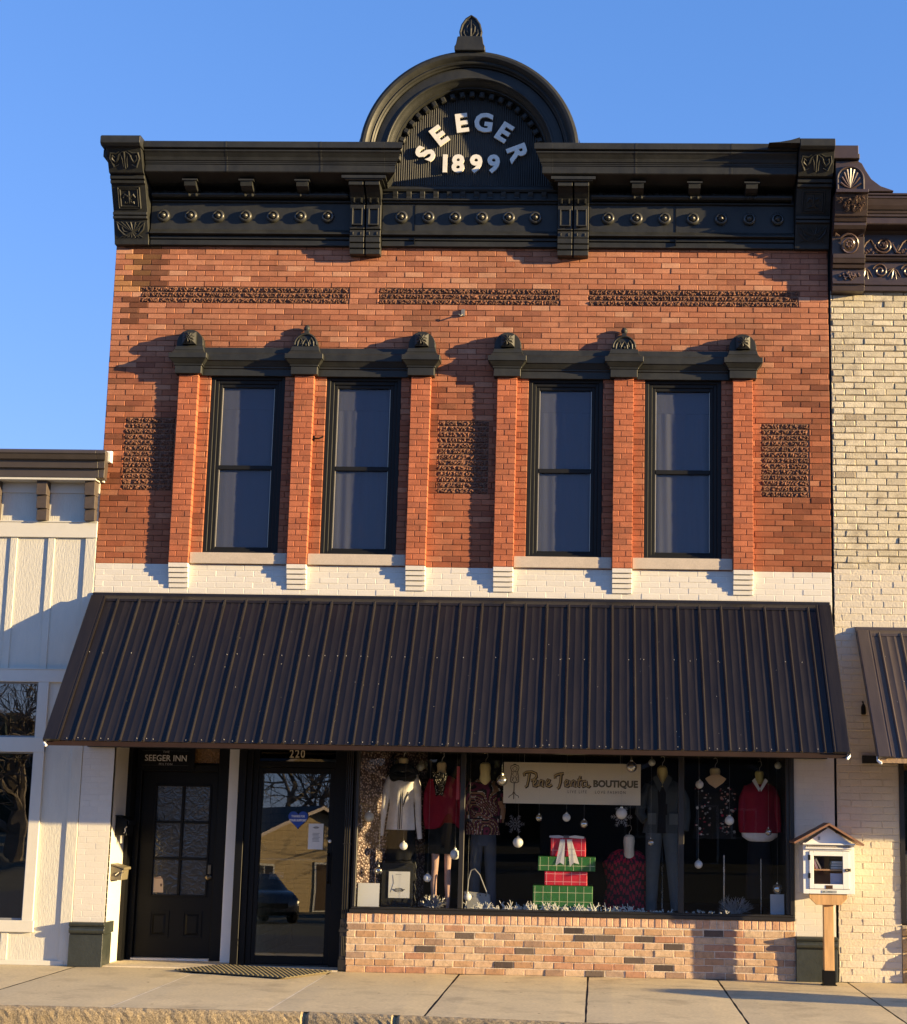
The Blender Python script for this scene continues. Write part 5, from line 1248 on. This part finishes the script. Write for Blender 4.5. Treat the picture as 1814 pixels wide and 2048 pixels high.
m = M(); corn = [(.2, 5.17), (-.20, 5.17), (-.205, 5.262), (-.245, 5.266), (-.255, 5.345), (-.30, 5.352), (-.33, 5.405), (-.345, 5.41), (-.345, 5.435), (-.30, 5.46), (.2, 5.50)]
m.prism(corn, -9, -3.97); vs = [(-3.969, y, z) for y, z in corn] + [(-3.969 + max(0, -y) * .30, y, z) for y, z in corn]; n = len(corn)
m.add(vs, [tuple(range(n)), tuple(range(2 * n - 1, n - 1, -1))] + [(i, i + n, (i + 1) % n + n, (i + 1) % n) for i in range(n)])
m.build('cornice', mat('bronze cornice', (.062, .050, .043), rough=.5, var=.12), LB, bevel=.003)
m = M(); m.box(-9, -4.0, -.19, -.007, 5.145, 5.169); m.build('soffit_board', MTRIM, LB)
for x in (-4.665, -4.135, -5.2):
    m = M()
    for i, (zz0, zz1, d) in enumerate(((4.716, 4.84, .075), (4.844, 4.985, .105), (4.989, 5.144, .135))): m.box(x, x + .112, -d, .011, zz0, zz1, ch=.003)
    m.build('bracket', mat('bracket brown', (.065, .05, .043), rough=.7, var=.25, vscale=14), LB)
lw = empty_part('window', LB)
m = M(); m.box(-9, -4.531, .028, .034, .456, 2.204); m.box(-9, -4.531, .028, .034, 2.363, 2.953); m.build('glass', G_LEFT, lw)
m = M(); m.box(-4.5315, -4.5305, -.0, .09, .455, 2.954); m.box(-4.545, -4.5316, .015, .05, .456, 2.204); m.box(-4.545, -4.5316, .015, .05, 2.363, 2.953); m.box(-9, -4.546, .015, .05, .456, .475); m.box(-9, -4.546, .015, .05, 2.19, 2.204); m.box(-9, -4.546, .015, .05, 2.363, 2.38); m.box(-9, -4.546, .015, .05, 2.935, 2.953)
m.build('frame', mat('window vinyl', (.25, .25, .25), rough=.5), lw)
m = M(); m.box(-9, -4.531, .28, .2999, .36, 2.96); m.build('dark_room', MINT, lw)
CB = M(); CB.box(-3.99, -3.885, -.06, -.004, 5.37, 5.50, ch=.012); CB.box(-3.975, -3.955, -.045, -.004, 5.15, 5.369)
tag(CB.build('junction_box', mat('white vinyl', (.8, .8, .78), rough=.4)), 'white junction box with conduit where the left cornice meets the red brick', 'box')

# ================================================================== cream brick neighbour on the right
RB = thing('cream_brick_building', 'cream painted brick building with brown black scrolled cornice, right of the red one', 'building')
def rb_up(x, z):
    t = random.random(); c = lerp3((.64, .57, .42), (.50, .44, .31), t)
    if random.random() < .10: c = (.50, .44, .32)
    if random.random() < .02: c = (.36, .30, .21)
    return c
def rb_lo(x, z): k = rnd(.97, 1.03); return (.60 * k, .54 * k, .43 * k)
X0 = 4.018; X1 = 6.6
m = M(); brickwork(m, X0, X1, 4.30, 7.42, .0, rb_up, L=.222, H=.0715, J=.0075, jit=.0022, ch=.006, mortar=(.20, .16, .10), rec=.010, jz=.005, tilt=.0024, shift=.03)
m.build('worn_brick_wall', mat('worn brick', attr=True, rough=.8, var=.2, vscale=12, fine=.18, bump=.005, bscale=60, dark=(.26, .21, .14), darkamt=.85, dscale=3.2), RB)
m = M(); brickwork(m, X0, X1, 2.6, 4.299, .0, rb_lo, L=.222, H=.0715, J=.006, jit=.0016, ch=.005, mortar=(.60, .53, .40), rec=.0045, jz=.0015, tilt=.0018, shift=.07)
brickwork(m, X0, 4.668, .0, 2.599, .0, rb_lo, L=.222, H=.0715, J=.006, jit=.002, ch=.005, mortar=(.60, .53, .40), rec=.0045, jz=.0018, tilt=.002, shift=.03)
m.build('painted_brick_wall', mat('painted rough brick', attr=True, rough=.6, var=.05, vscale=6, fine=.05, bump=.005, bscale=40), RB)
m = M(); m.box(4.003, 4.016, .03, .4, 0, 8.7); m.build('joint', MBLK, RB)
m = M(); m.box(4.02, 30, .31, 12, 0, 8.3, (.5, .44, .32)); m.box(6.6, 30, .0, .309, 0, 8.3, (.55, .48, .36)); m.build('body', MB, RB)
rw = empty_part('window', RB)
m = M(); m.box(4.668, 4.716, -.02, .1, .60, 2.75); m.box(4.716, 6.6, -.01, .1, .585, .63); m.box(4.716, 6.6, -.01, .1, 2.45, 2.75); m.build('frame', MDK, rw)
m = M(); m.box(4.7165, 6.6, .04, .046, .63, 2.45); m.build('glass', glass('right glass', .35, (.6, .6, .6)), rw)
m = M(); m.box(4.716, 6.6, .25, .3, .6, 2.6, (.42, .42, .38)); m.build('window_curtain', mat('curtain', (.42, .42, .38), rough=.8), rw)
m = M(); rr = random.Random(8); x = 4.672; z = 0
while z < .55:
    h = rr.uniform(.12, .18); h = min(h, .565 - z); x = 4.672
    while x < 6.6:
        wd = rr.uniform(.16, .34); k = rr.uniform(.8, 1.15)
        nn = 5; vs = []
        for j in range(nn + 1):
            for i in range(nn + 1):
                e = i in (0, nn) or j in (0, nn); vs.append((x + (wd - .012) * i / nn, (-.01 if e else -.05 - rr.uniform(0, .03)), z + (h - .012) * j / nn))
        m.add(vs, [(j * (nn + 1) + i, j * (nn + 1) + i + 1, (j + 1) * (nn + 1) + i + 1, (j + 1) * (nn + 1) + i) for j in range(nn) for i in range(nn)], (.46 * k, .33 * k, .18 * k)); x += wd
    z += h
m.box(4.672, 6.6, -.008, .1, 0, .584, (.3, .25, .18)); m.build('stone_base', mat('field stone', attr=True, rough=.9, var=.2, vscale=12, bump=.01, bscale=30), RB)
awning(4.235, 14.0, 1.30, 3.60, 2.255, 'awning', MAWN if False else mat('awning metal brown', (.055, .043, .038), rough=.36, var=.2, vscale=3, bump=.0008, bscale=24, stretch=(5, .6, .6), fine=.08), RB, first=.235, trim=.15, wood=True, seed=5)
lm = M(); lm.lathe([(.018, 2.74), (.026, 2.75), (.026, 2.82), (.014, 2.85)], (4.30, -.06, 0), 'z', 12); lm.tube([(4.30, -.06, 2.85), (4.30, -.02, 2.88), (4.30, .0, 2.88)], .008, 6)
tag(lm.build('wall_lamp', MBLK), 'tiny black lamp on the cream brick under the right awning edge', 'lamp')
# cornice of the right building
RC = empty_part('cornice', RB)
prof = [(.2, 7.40), (-.06, 7.40), (-.065, 7.455), (-.085, 7.46), (-.085, 7.485), (-.055, 7.49), (-.055, 7.73), (-.09, 7.735), (-.115, 7.76), (-.09, 7.775), (-.13, 7.785), (-.13, 7.80), (-.05, 7.81), (-.05, 8.05), (-.09, 8.08), (-.33, 8.09), (-.345, 8.10), (-.345, 8.17),
        (-.375, 8.175), (-.38, 8.20), (-.40, 8.205), (-.41, 8.23), (-.44, 8.24), (-.47, 8.28), (-.50, 8.345), (-.515, 8.35), (-.515, 8.375), (-.545, 8.38), (-.545, 8.40), (.2, 8.46)]
prof = [(y if y > -.12 else -.12 + (y + .12) * .7, z) for y, z in prof]
m = M(); m.prism(prof, 4.335, 7.5); m.build('cornice_run', MPB, RC, bevel=.003)
xa, xb = 4.022, 4.372
pb = [(.2, 7.375), (-.09, 7.375), (-.10, 7.44), (-.12, 7.445), (-.12, 7.47), (-.10, 7.475), (-.10, 7.615), (-.125, 7.62), (-.135, 7.655), (-.115, 7.66), (-.145, 7.67), (-.155, 7.715), (-.16, 7.72), (-.165, 7.765), (-.14, 7.77), (-.11, 7.775), (-.13, 7.98), (-.20, 8.02), (-.215, 8.025),
      (-.235, 8.06), (-.235, 8.09), (-.25, 8.095), (-.27, 8.135), (-.285, 8.14), (-.30, 8.19), (-.29, 8.195), (-.34, 8.36), (-.375, 8.365), (-.375, 8.40), (.2, 8.40)]
pb = [(y if y > 0 else y * 1.42, z) for y, z in pb]
m = M(); m.prism(pb, xa, xb); m.build('bracket', MPB, RC, bevel=.002)
MPBC = mat('carving paint', (.085, .055, .045), rough=.28, var=.3, vscale=20, spec=.7)
m = M(); rr = random.Random(3)
for k in range(46):   # acanthus block
    x = rr.uniform(xa + .04, xb - .03); z = rr.uniform(8.215, 8.345); m.tube([(x, -.478 + (8.35 - z) * .42 - .01, z), (x + rr.uniform(-.02, .02), -.515 + (8.35 - z) * .42, z - .02), (x + rr.uniform(-.03, .03), -.49 + (8.35 - z) * .42, z - .045)], [.006, .014, .004], 5)
cx = (xa + xb) / 2
m.build('acanthus_carving', MPBC, RC, smooth=True)
m = M()
m.tube([(x, -.185 - (z - 7.775) * .35, z) for x, z in spiral(cx, 7.875, .115, .02, PI * .8, -2.1, 34)], .014, 6)
for q in range(7): a = q * .9; m.ball((cx + .03 * math.cos(a), -.235, 7.875 + .03 * math.sin(a)), .016, 7, 5)
for s in (-1, 1): m.tube([(cx + s * .10, -.25, 7.96), (cx + s * .15, -.26, 7.985), (cx + s * .155, -.25, 7.96)], [.006, .014, .006], 5)
m.build('scroll_carving', MPBC, RC, smooth=True)
m = M()
for q in range(36): t = rr.uniform(0, 2 * PI); d = rr.random() ** .7; m.ball((cx + .12 * d * math.cos(t), -.15 - .02 * (1 - d), 7.545 + .045 * d * math.sin(t)), rr.uniform(.009, .017), 7, 5)
m.build('leaf_boss', MPBC, RC, smooth=True)
# scrolled friezes
m = M(); x = 4.43
while x < 5.7:
    m.tube([(a, -.070, b) for a, b in spiral(x + .17, 7.925, .10, .018, PI, 1.9, 30)], .013, 6)
    m.tube([(x - .07, -.07, 7.86), (x - .02, -.075, 7.95), (x + .03, -.07, 7.99), (x + .06, -.07, 7.93)], [.012, .014, .012, .008], 6)
    m.tube([(x + .27, -.07, 7.93), (x + .31, -.08, 7.84), (x + .36, -.07, 7.83)], [.014, .014, .006], 6)
    for q in range(16): t = rr.uniform(0, 2 * PI); d = rr.random(); m.ball((x + .17 + .045 * d * math.cos(t), -.085, 7.93 + .045 * d * math.sin(t)), rr.uniform(.009, .016), 6, 5)
    for q in range(10): m.ball((x + rr.uniform(-.06, .06), -.07, rr.uniform(7.82, 7.88)), rr.uniform(.009, .017), 6, 5)
    x += .40
m.build('upper_scroll_frieze', MPBC, RC, smooth=True)
m = M(); x = 4.40
while x < 5.7:
    m.tube([(a, -.066, b) for a, b in spiral(x + .16, 7.625, .085, .015, PI * .9, -1.6, 26)], .012, 6)
    for q in range(5): t = R(200 + q * 28); m.tube([(x, -.066, 7.66), (x + .05 * math.cos(t), -.075, 7.66 + .05 * math.sin(t)), (x + .11 * math.cos(t), -.066, 7.64 + .11 * math.sin(t))], [.004, .011, .004], 5)
    x += .31
m.build('lower_scroll_frieze', MPBC, RC, smooth=True)
# shell lunette, end block and ogee ramp
sh = empty_part('shell_block', RB); sx, sz = 4.185, 8.545
m = M(); poly = [(sx + .155 * math.cos(PI * i / 16), sz + .155 * math.sin(PI * i / 16)) for i in range(17)] + [(sx - .155, 8.402), (sx + .155, 8.402)]
m.prism(poly, -.47, .1, 'y'); m.tube([(sx + .140 * math.cos(PI * i / 16), -.475, sz - .01 + .140 * math.sin(PI * i / 16)) for i in range(17)], .016, 8)
m.tube([(sx - .14, -.475, sz - .01), (sx - .14, -.475, 8.41)], .016, 8); m.tube([(sx + .14, -.475, sz - .01), (sx + .14, -.475, 8.41)], .016, 8); m.build('block', MPB, sh, smooth=True)
m = M()
for k in range(9):
    t = PI * (k + .5) / 9 ; m.tube([(sx, -.473, 8.43), (sx + .06 * math.cos(t), -.48, 8.43 + .11 * math.sin(t)), (sx + .112 * math.cos(t), -.487, 8.45 + .20 * math.sin(t))], [.004, .010, .015], 6)
m.build('shell', MPBC, sh, smooth=True)
m = M(); m.box(4.005, 4.275, -.50, .2, 8.765, 8.915); m.box(4.275, 4.288, -.50, .2, 8.76, 8.82)
m.prism([(4.03, 8.50), (4.03, 8.764), (4.27, 8.764), (4.32, 8.73), (4.36, 8.65), (4.42, 8.55), (4.52, 8.47), (4.66, 8.42), (4.66, 8.41), (4.03, 8.41)], -.44, .2, 'y'); m.build('ogee_ramp', MPB, RB, bevel=.006)
# ================================================================== book exchange box on a post
LL = thing('book_box', 'white little library box with gabled wooden roof on a timber post', 'library box')
MWH = mat('white gloss', (.80, .79, .76), rough=.35, var=.03); MWOOD = mat('new timber', (.56, .33, .14), rough=.6, var=.22, vscale=5, stretch=(8, 8, .8), fine=.08, dark=(.22, .09, .03), darkamt=.5, dscale=3)
MROOF = mat('roof board', (.24, .12, .07), rough=.6, var=.25, vscale=8)
bx0, bx1, by0, by1, bz0, bz1 = 3.603, 4.122, -.45, -.10, .905, 1.392
m = M()   # case: sides, back, floor, face frame
m.box(bx0, bx0 + .02, by0 + .02, by1, bz0, bz1); m.box(bx1 - .02, bx1, by0 + .02, by1, bz0, bz1); m.box(bx0 + .02, bx1 - .02, by1 - .015, by1, bz0, bz1); m.box(bx0 + .02, bx1 - .02, by0 + .02, by1 - .015, bz0, bz0 + .02)
dx0, dx1, dz0, dz1 = 3.665, 4.068, .955, 1.328
m.box(bx0, dx0 - .004, by0, by0 + .02, bz0, bz1); m.box(dx1 + .004, bx1, by0, by0 + .02, bz0, bz1); m.box(dx0 - .004, dx1 + .004, by0, by0 + .02, bz0, dz0 - .004); m.box(dx0 - .004, dx1 + .004, by0, by0 + .02, dz1 + .004, bz1)
m.build('case', MWH, LL, bevel=.002)
m = M(); gx0, gx1, gz0, gz1 = 3.708, 4.003, 1.002, 1.282
m.box(dx0, gx0, by0 - .012, by0 + .012, dz0, dz1); m.box(gx1, dx1, by0 - .012, by0 + .012, dz0, dz1); m.box(gx0, gx1, by0 - .012, by0 + .012, dz0, gz0); m.box(gx0, gx1, by0 - .012, by0 + .012, gz1, dz1)
ld = m.build('door', MWH, LL, bevel=.003)
m = M(); m.box(gx0, gx1, by0 - .002, by0 + .001, gz0, gz1); m.build('glass', glass('case glass', .04), ld)
m = M(); m.tube([(4.03, by0 - .012, 1.145), (4.03, by0 - .035, 1.145)], .008, 8); m.ball((4.032, by0 - .042, 1.145), .014, 10, 7); m.box(4.045, 4.082, by0 - .035, by0 - .0125, 1.132, 1.16, ch=.005); m.build('latch', MBR, ld, smooth=True)
m = M()
for z in (1.06, 1.24): m.box(dx0 - .012, dx0 + .010, by0 - .016, by0 - .0005, z, z + .05)
m.build('hinge', MBLK, LL)
m = M(); m.box(3.828, 3.898, by0 - .016, by0 - .0122, .958, .992); m.build('brass_plate', mat('plate brown', (.13, .07, .035), rough=.3, metal=.5), LL)
m = M(); m.box(3.79, 3.94, by0 - .004, by0 - .0004, .914, .940); m.build('name_plate', mat('plate grey', (.42, .43, .40), rough=.35, metal=.4), LL)
m = M(); put_text(m, 'Library', .016, (3.875, by0 - .0055, .927), 0, thick=.001); m.box(3.806, 3.818, by0 - .0055, by0 - .0041, .921, .933); m.build('plate_lettering', mat('plate ink', (.08, .12, .06)), LL)
m = M(); m.box(bx0 + .025, bx1 - .025, by0 + .025, by1 - .02, 1.135, 1.150, (.45, .25, .12)); m.box(bx0 + .0205, bx1 - .0205, by1 - .02, by1 - .0155, .93, 1.39, (.16, .06, .035)); m.build('shelf', mat('varnished ply', attr=True, rough=.5, var=.12), LL)
# gable: pediment board, dentil strip, mouldings
rc = 3.862
m = M(); m.prism([(bx0 + .005, 1.392), (bx1 - .005, 1.392), (rc, 1.565)], by0 + .004, by1, 'y'); m.build('gable', MWH, LL)
m = M(); m.box(bx0 + .02, bx1 - .02, by0 - .03, by0 - .0005, 1.352, 1.366); m.box(bx0 - .006, bx1 + .006, by0 - .045, by0 + .0035, 1.393, 1.410); m.build('moulding', MWH, LL, bevel=.003)
m = M()
x = bx0 + .03
while x < bx1 - .03: m.box(x, x + .009, by0 - .022, by0 - .0005, 1.3665, 1.385); x += .017
m.build('dentil_strip', mat('dentil tan', (.50, .44, .36), rough=.6), LL)
m = M(); m.box(3.755, 3.778, by0 - .003, by0 + .0035, 1.44, 1.475); m.build('gable_slot', mat('slot grey', (.3, .3, .3)), LL)
for s, xe, ze in ((-1, 3.512, 1.400), (1, 4.205, 1.388)):
    m = M(); t = .020; dx, dz = xe - rc, ze - 1.590; L_ = math.hypot(dx, dz); nx, nz = (-dz / L_ * s * 1, abs(dx) / L_)
    nx = s * abs(dz) / L_
    m.prism([(rc, 1.590), (xe, ze), (xe + nx * t, ze + nz * t), (rc, 1.590 + t / nz)], by0 - .085, by1 + .005, 'y'); m.build('roof_board', MROOF, LL)
m = M(); m.prism([(3.665, .903), (4.050, .903), (4.050, .862), (3.985, .795), (3.735, .795), (3.665, .862)], -.43, -.39, 'y'); m.build('bracket', MWOOD, LL, bevel=.003)
m = M(); m.prism([(3.70, .903), (4.02, .903), (4.02, .85), (3.97, .80), (3.75, .80), (3.70, .85)], -.285, -.25, 'y'); m.box(3.815, 3.915, -.389, -.286, .145, .903); m.build('post', MWOOD, LL, bevel=.003)
m = M(); m.box(3.805, 3.925, -.40, -.276, .0, .145); m.box(3.79, 3.94, -.41, -.265, .0, .006); m.build('post_shoe', MBLK, LL)
def book(label, bm):
    tag(bm.build('book', mat('book cover', attr=True, rough=.5, var=.08)), label, 'book', 'books in the little library')
for lab, c, x, rot, h, w_ in (('brown book leaning far left on the upper library shelf', (.30, .14, .09), 3.722, -18, .125, .022), ('mauve book leaning second from left on the library shelf', (.30, .20, .26), 3.752, -22, .122, .024), ('grey book leaning rightmost in the slanted library row', (.24, .22, .22), 3.790, -28, .118, .016)):
    m = M(); m.box(-w_ / 2, w_ / 2, 0, .12, 0, h, c); m.box(-w_ / 2 + .003, w_ / 2 - .003, .003, .122, .003, h + .0005, (.7, .66, .55))
    m.xform(0, Matrix.Translation((x, -.40, 1.152)) @ Matrix.Rotation(R(rot), 4, 'Y')); book(lab, m)
for k, (lab, c) in enumerate((('dark blue book at the bottom of the flat library pile', (.06, .09, .13)), ('slate book in the middle of the flat library pile', (.12, .16, .18)), ('pale grey book on top of the flat library pile', (.26, .29, .30)))):
    m = M(); z = 1.1505 + k * .027; m.box(3.885 + .006 * k, 4.03 - .01 * (k % 2), -.40, -.25, z, z + .026, c); m.box(3.89 + .006 * k, 4.025, -.402, -.3995, z + .004, z + .021, (.5, .5, .48)); book(lab, m)
m = M(); m.box(3.885, 4.005, -.40, -.385, .926, 1.108, (.42, .42, .52)); book('large pale lilac book standing on the lower library shelf', m)

# ================================================================== across the street (seen in the glass) and off to the right
def house(name, label, cx, cy, rot, w_, dp, eave, ridge, wallc, roofc, porch=False):
    h = thing(name, label, 'house'); mt = Matrix.Translation((cx, cy, -.155)) @ Matrix.Rotation(R(rot), 4, 'Z')
    def fin(m, nm, ma): m.xform(0, mt); m.build(nm, ma, h)
    m = M(); m.prism([(-w_ / 2, 0), (w_ / 2, 0), (w_ / 2, eave), (0, ridge), (-w_ / 2, eave)], -dp, 0, 'y', wallc)
    z = .2
    while z < ridge - .2:   # lap siding shadow lines
        hw = w_ / 2 if z < eave else w_ / 2 * (ridge - z) / (ridge - eave); m.box(-hw, hw, .0, .012, z, z + .03, tuple(k * .85 for k in wallc)); z += .2
    fin(m, 'wall', mat('house siding', attr=True, rough=.7, var=.05))
    m = M()
    for s in (-1, 1): 
        m.prism([(0, ridge + .02), (s * (w_ / 2 + .4), eave - .4 * (ridge - eave) / (w_ / 2) + .02), (s * (w_ / 2 + .4), eave - .4 * (ridge - eave) / (w_ / 2) + .18), (0, ridge + .18)], -dp - .3, .35, 'y', roofc)
        m.prism([(0, ridge + .0), (s * (w_ / 2 + .4), eave - .4 * (ridge - eave) / (w_ / 2) + .0), (s * (w_ / 2 + .4), eave - .4 * (ridge - eave) / (w_ / 2) + .15), (0, ridge + .15)], .352, .40, 'y', (.72, .60, .52))
    fin(m, 'roof', mat('shingles', attr=True, rough=.8, var=.2))
    for x, z0, z1, ww in ((-w_ * .27, .9, 2.0, .5), (w_ * .2, .9, 2.0, .5)):
        m = M(); m.box(x - ww, x + ww, .013, .05, z0, z1, (.7, .68, .62)); m.box(x - ww + .08, x - .03, .0505, .06, z0 + .08, z1 - .08, (.03, .03, .04)); m.box(x + .03, x + ww - .08, .0505, .06, z0 + .08, z1 - .08, (.03, .03, .04)); fin(m, 'window', mat('house window', attr=True, rough=.2))
    m = M(); m.box(-.1, .75, .013, .05, 0, 2.1, (.72, .70, .65)); m.box(0, .65, .0505, .06, 0.05, 2.02, (.10, .07, .05)); fin(m, 'door', mat('house window', attr=True))
house('tan_house', 'tan gabled house reflected in the shop door glass', -10.7, -55, -40, 9.5, 9, 2.3, 4.4, (.50, .37, .20), (.10, .08, .07))
house('grey_house', 'dark gabled house faintly reflected in the right shop pane', 5.2, -44, -12, 8.5, 9, 2.4, 4.3, (.16, .15, .14), (.07, .06, .06))
house('brown_house', 'brown gabled house reflected in the neighbour window at left', -25, -37, -30, 9, 9, 2.6, 5.2, (.22, .15, .10), (.08, .07, .06))
rr = random.Random(77)
MBARK = mat('bark', (.19, .155, .115), rough=.9, var=.3, vscale=3)
def bare_tree(label, x, y, H_, seed, nmax=2600):
    rr = random.Random(seed); t = thing('bare_tree', label, 'tree', 'bare trees across the street')
    tr = M(); tw = M(); cnt = [0]
    def grow(p, d, L_, r, lev):
        if cnt[0] > nmax: return
        cnt[0] += 1; n = 3 if lev < 3 else 2; pts = [p]; q = p
        for i in range(n):
            d = (d + Vector((rr.gauss(0, .13), rr.gauss(0, .13), .05 + rr.gauss(0, .06)))).normalized(); q = q + d * L_ / n; pts.append(q)
        rs = [r * (1 - .35 * i / n) for i in range(n + 1)]
        (tr if lev < 2 else tw).tube(pts, rs, 6 if lev < 3 else 3, cap=lev < 1)
        if lev >= 7 or r < .004: return
        for k in range(3 if lev < 5 else 2):
            a = rr.uniform(.35, .95); az_ = rr.uniform(0, 2 * PI); o = d.orthogonal().normalized(); o = Matrix.Rotation(az_, 3, d) @ o
            nd_ = (d * math.cos(a) + o * math.sin(a)).normalized(); f = rr.uniform(.45, 1) if k else 1
            grow(pts[-1] if k == 0 else pts[int(f * n)], nd_, L_ * rr.uniform(.66, .86), r * .62, lev + 1)
    grow(Vector((x, y, -.155)), Vector((0, 0, 1)), H_ * .26, H_ * .022, 0)
    tr.build('trunk', MBARK, t); tw.build('crown', MBARK, t)
for k, (x, y, H_, lab) in enumerate(((-14.5, -66, 13, 'bare tree reflected behind the tan house'), (-10.5, -64, 11, 'bare tree reflected above the tan house'), (-27, -33, 11, 'bare tree reflected in the upper neighbour window'), (-20.5, -31, 10, 'bare tree reflected at the edge of the neighbour window'),
        (-34, -42, 12, 'tall bare tree reflected far left'), (8.5, -36, 9, 'bare tree reflected in the right shop pane'), (1, -50, 12, 'bare tree reflected over the boutique board'), (14, -42, 11, 'bare tree across the street to the far right'), (-16.5, -34, 9, 'slim bare tree reflected in the middle of the neighbour window'), (-23.5, -38, 12, 'broad bare tree reflected behind the silver car'), (-5.5, -60, 11, 'bare tree reflected at the right edge of the door glass'), (19, -38, 10, 'bare tree reflected beside the flowered blouse'))):
    bare_tree(lab, x, y, H_, 100 + k, 2300)
# far belt of dark evergreens, added to block the horizon glow
wd = M(); rr = random.Random(31)
for k in range(1500):
    x = rr.uniform(-150, 150); h = rr.uniform(3.2, 6.2) + 1.2 * math.sin(x * .13) ; y = -84 + rr.uniform(-10, 10); b = rr.uniform(1.0, 2.2); n = 8; h *= .45 if -27 < x < -12 else 1
    vs = [(x + rr.uniform(-.4, .4), y, h)]
    for j, (f, q) in enumerate(((.93, .5), (.75, .9), (.40, 1.0), (0, .7))):
        for i in range(n): t = 2 * PI * i / n + j; e = b * q * rr.uniform(.6, 1.3); vs.append((x + e * math.cos(t), y + e * math.sin(t), h * f + rr.uniform(-.5, .4) - (.5 if f == 0 else 0)))
    fs = [(0, 1 + i, 1 + (i + 1) % n) for i in range(n)]
    for j in range(3): fs += [(1 + j * n + i, 1 + (j + 1) * n + i, 1 + (j + 1) * n + (i + 1) % n, 1 + j * n + (i + 1) % n) for i in range(n)]
    wd.add(vs, fs)
tag(wd.build('horizon_block_trees', mat('evergreen', (.035, .045, .025), rough=.9, var=.4, vscale=1)), 'dark belt of trees added far behind the houses to block the horizon glow', 'trees', kind='stuff')

def car(label, x, y, rot, colr):
    t = thing('parked_car', label, 'car', 'cars parked across the street'); mt = Matrix.Translation((x, y, -.15)) @ Matrix.Rotation(R(rot), 4, 'Z')
    def fin(m, nm, ma, **k): m.xform(0, mt); return m.build(nm, ma, t, **k)
    def hull(sections, m):
        n = len(sections[0]); vs = [p for s in sections for p in s]
        m.add(vs, [(j * n + i, (j + 1) * n + i, (j + 1) * n + (i + 1) % n, j * n + (i + 1) % n) for j in range(len(sections) - 1) for i in range(n)] + [tuple(range(n)), tuple(range(len(vs) - 1, len(vs) - n - 1, -1))])
    def sec(xx, w_, z0, z1): return [(xx, -w_ * .94, z0), (xx, -w_, z0 + .18), (xx, -w_ * .98, z1 - .12), (xx, -w_ * .86, z1), (xx, w_ * .86, z1), (xx, w_ * .98, z1 - .12), (xx, w_, z0 + .18), (xx, w_ * .94, z0)]
    m = M(); hull([sec(2.25, .66, .32, .68), sec(2.15, .80, .24, .78), (sec(1.5, .89, .2, .90)), sec(.8, .91, .2, .96), sec(-1.5, .91, .2, .98), sec(-2.05, .86, .24, .96), sec(-2.2, .74, .34, .85)], m)
    fin(m, 'body', mat('car paint ' + str(colr), colr, rough=.2, coat=.8, var=.03), smooth=True, sm_angle=35)
    m = M(); hull([[(a, -w_, z0), (b, -w_ * .80, z1), (b, w_ * .80, z1), (a, w_, z0)] for a, b, w_, z0, z1 in ((.95, .94, .82, .94, .96), (.25, .25, .80, .95, 1.40), (-1.0, -1.0, .80, .96, 1.42), (-1.85, -1.8, .80, .96, .99))], m)
    fin(m, 'cabin', mat('car glass', (.015, .018, .02), rough=.08, spec=.9), smooth=True, sm_angle=30)
    for xx in (1.42, -1.38):
        for s in (-1, 1):
            m = M(); m.lathe([(.16, -.10), (.32, -.10), (.335, -.06), (.335, .06), (.32, .10), (.16, .10)], (xx, s * .84, .33), 'y', 22); w2 = fin(m, 'wheel', mat('tyre', (.02, .02, .02), rough=.8))
            m = M(); m.lathe([(.02, -.09), (.20, -.112), (.20, .112), (.02, .09)], (xx, s * .84, .33), 'y', 12); m.xform(0, mt); m.build('rim', mat('alloy', (.5, .5, .5), rough=.3, metal=.8), w2)
    for s in (-1, 1):
        m = M(); m.ball((2.12, s * .60, .66), .10, 10, 8, (.8, 1.5, .9)); fin(m, 'headlight', mat('lamp glass', (.8, .8, .8), rough=.1, spec=1), smooth=True)
        m = M(); m.box(-2.19, -2.1, s * .62 - .12, s * .62 + .12, .70, .82); fin(m, 'tail_light', mat('red lens', (.4, .02, .02), rough=.2))
    m = M(); m.box(2.2, 2.262, -.42, .42, .42, .56); fin(m, 'grille', MBLK)
car('dark blue car parked across the street, mirrored in the door glass', -8.6, -31, 62, (.012, .016, .03))
car('silver car parked across the street, mirrored in the neighbour window', -16.0, -21.6, 4, (.35, .36, .37))
bn = thing('litter_bin', 'dark round litter bin standing by the kerb right of the view', 'bin')
m = M(); m.lathe([(.27, 0), (.31, .03), (.36, .86), (.38, .88), (.38, .92)], (8.6, -3.02, 0), 'z', 28)
for k in range(28): t = 2 * PI * k / 28; m.box(8.6 + .335 * math.cos(t) - .012, 8.6 + .335 * math.cos(t) + .012, -3.02 + .335 * math.sin(t) - .012, -3.02 + .335 * math.sin(t) + .012, .05, .85)
m.build('basket', MBLK, bn); m = M(); m.lathe([(.385, .921), (.36, .98), (.20, 1.08), (.15, 1.085), (.15, 1.02)], (8.6, -3.02, 0), 'z', 28); m.build('lid', MBLK, bn)
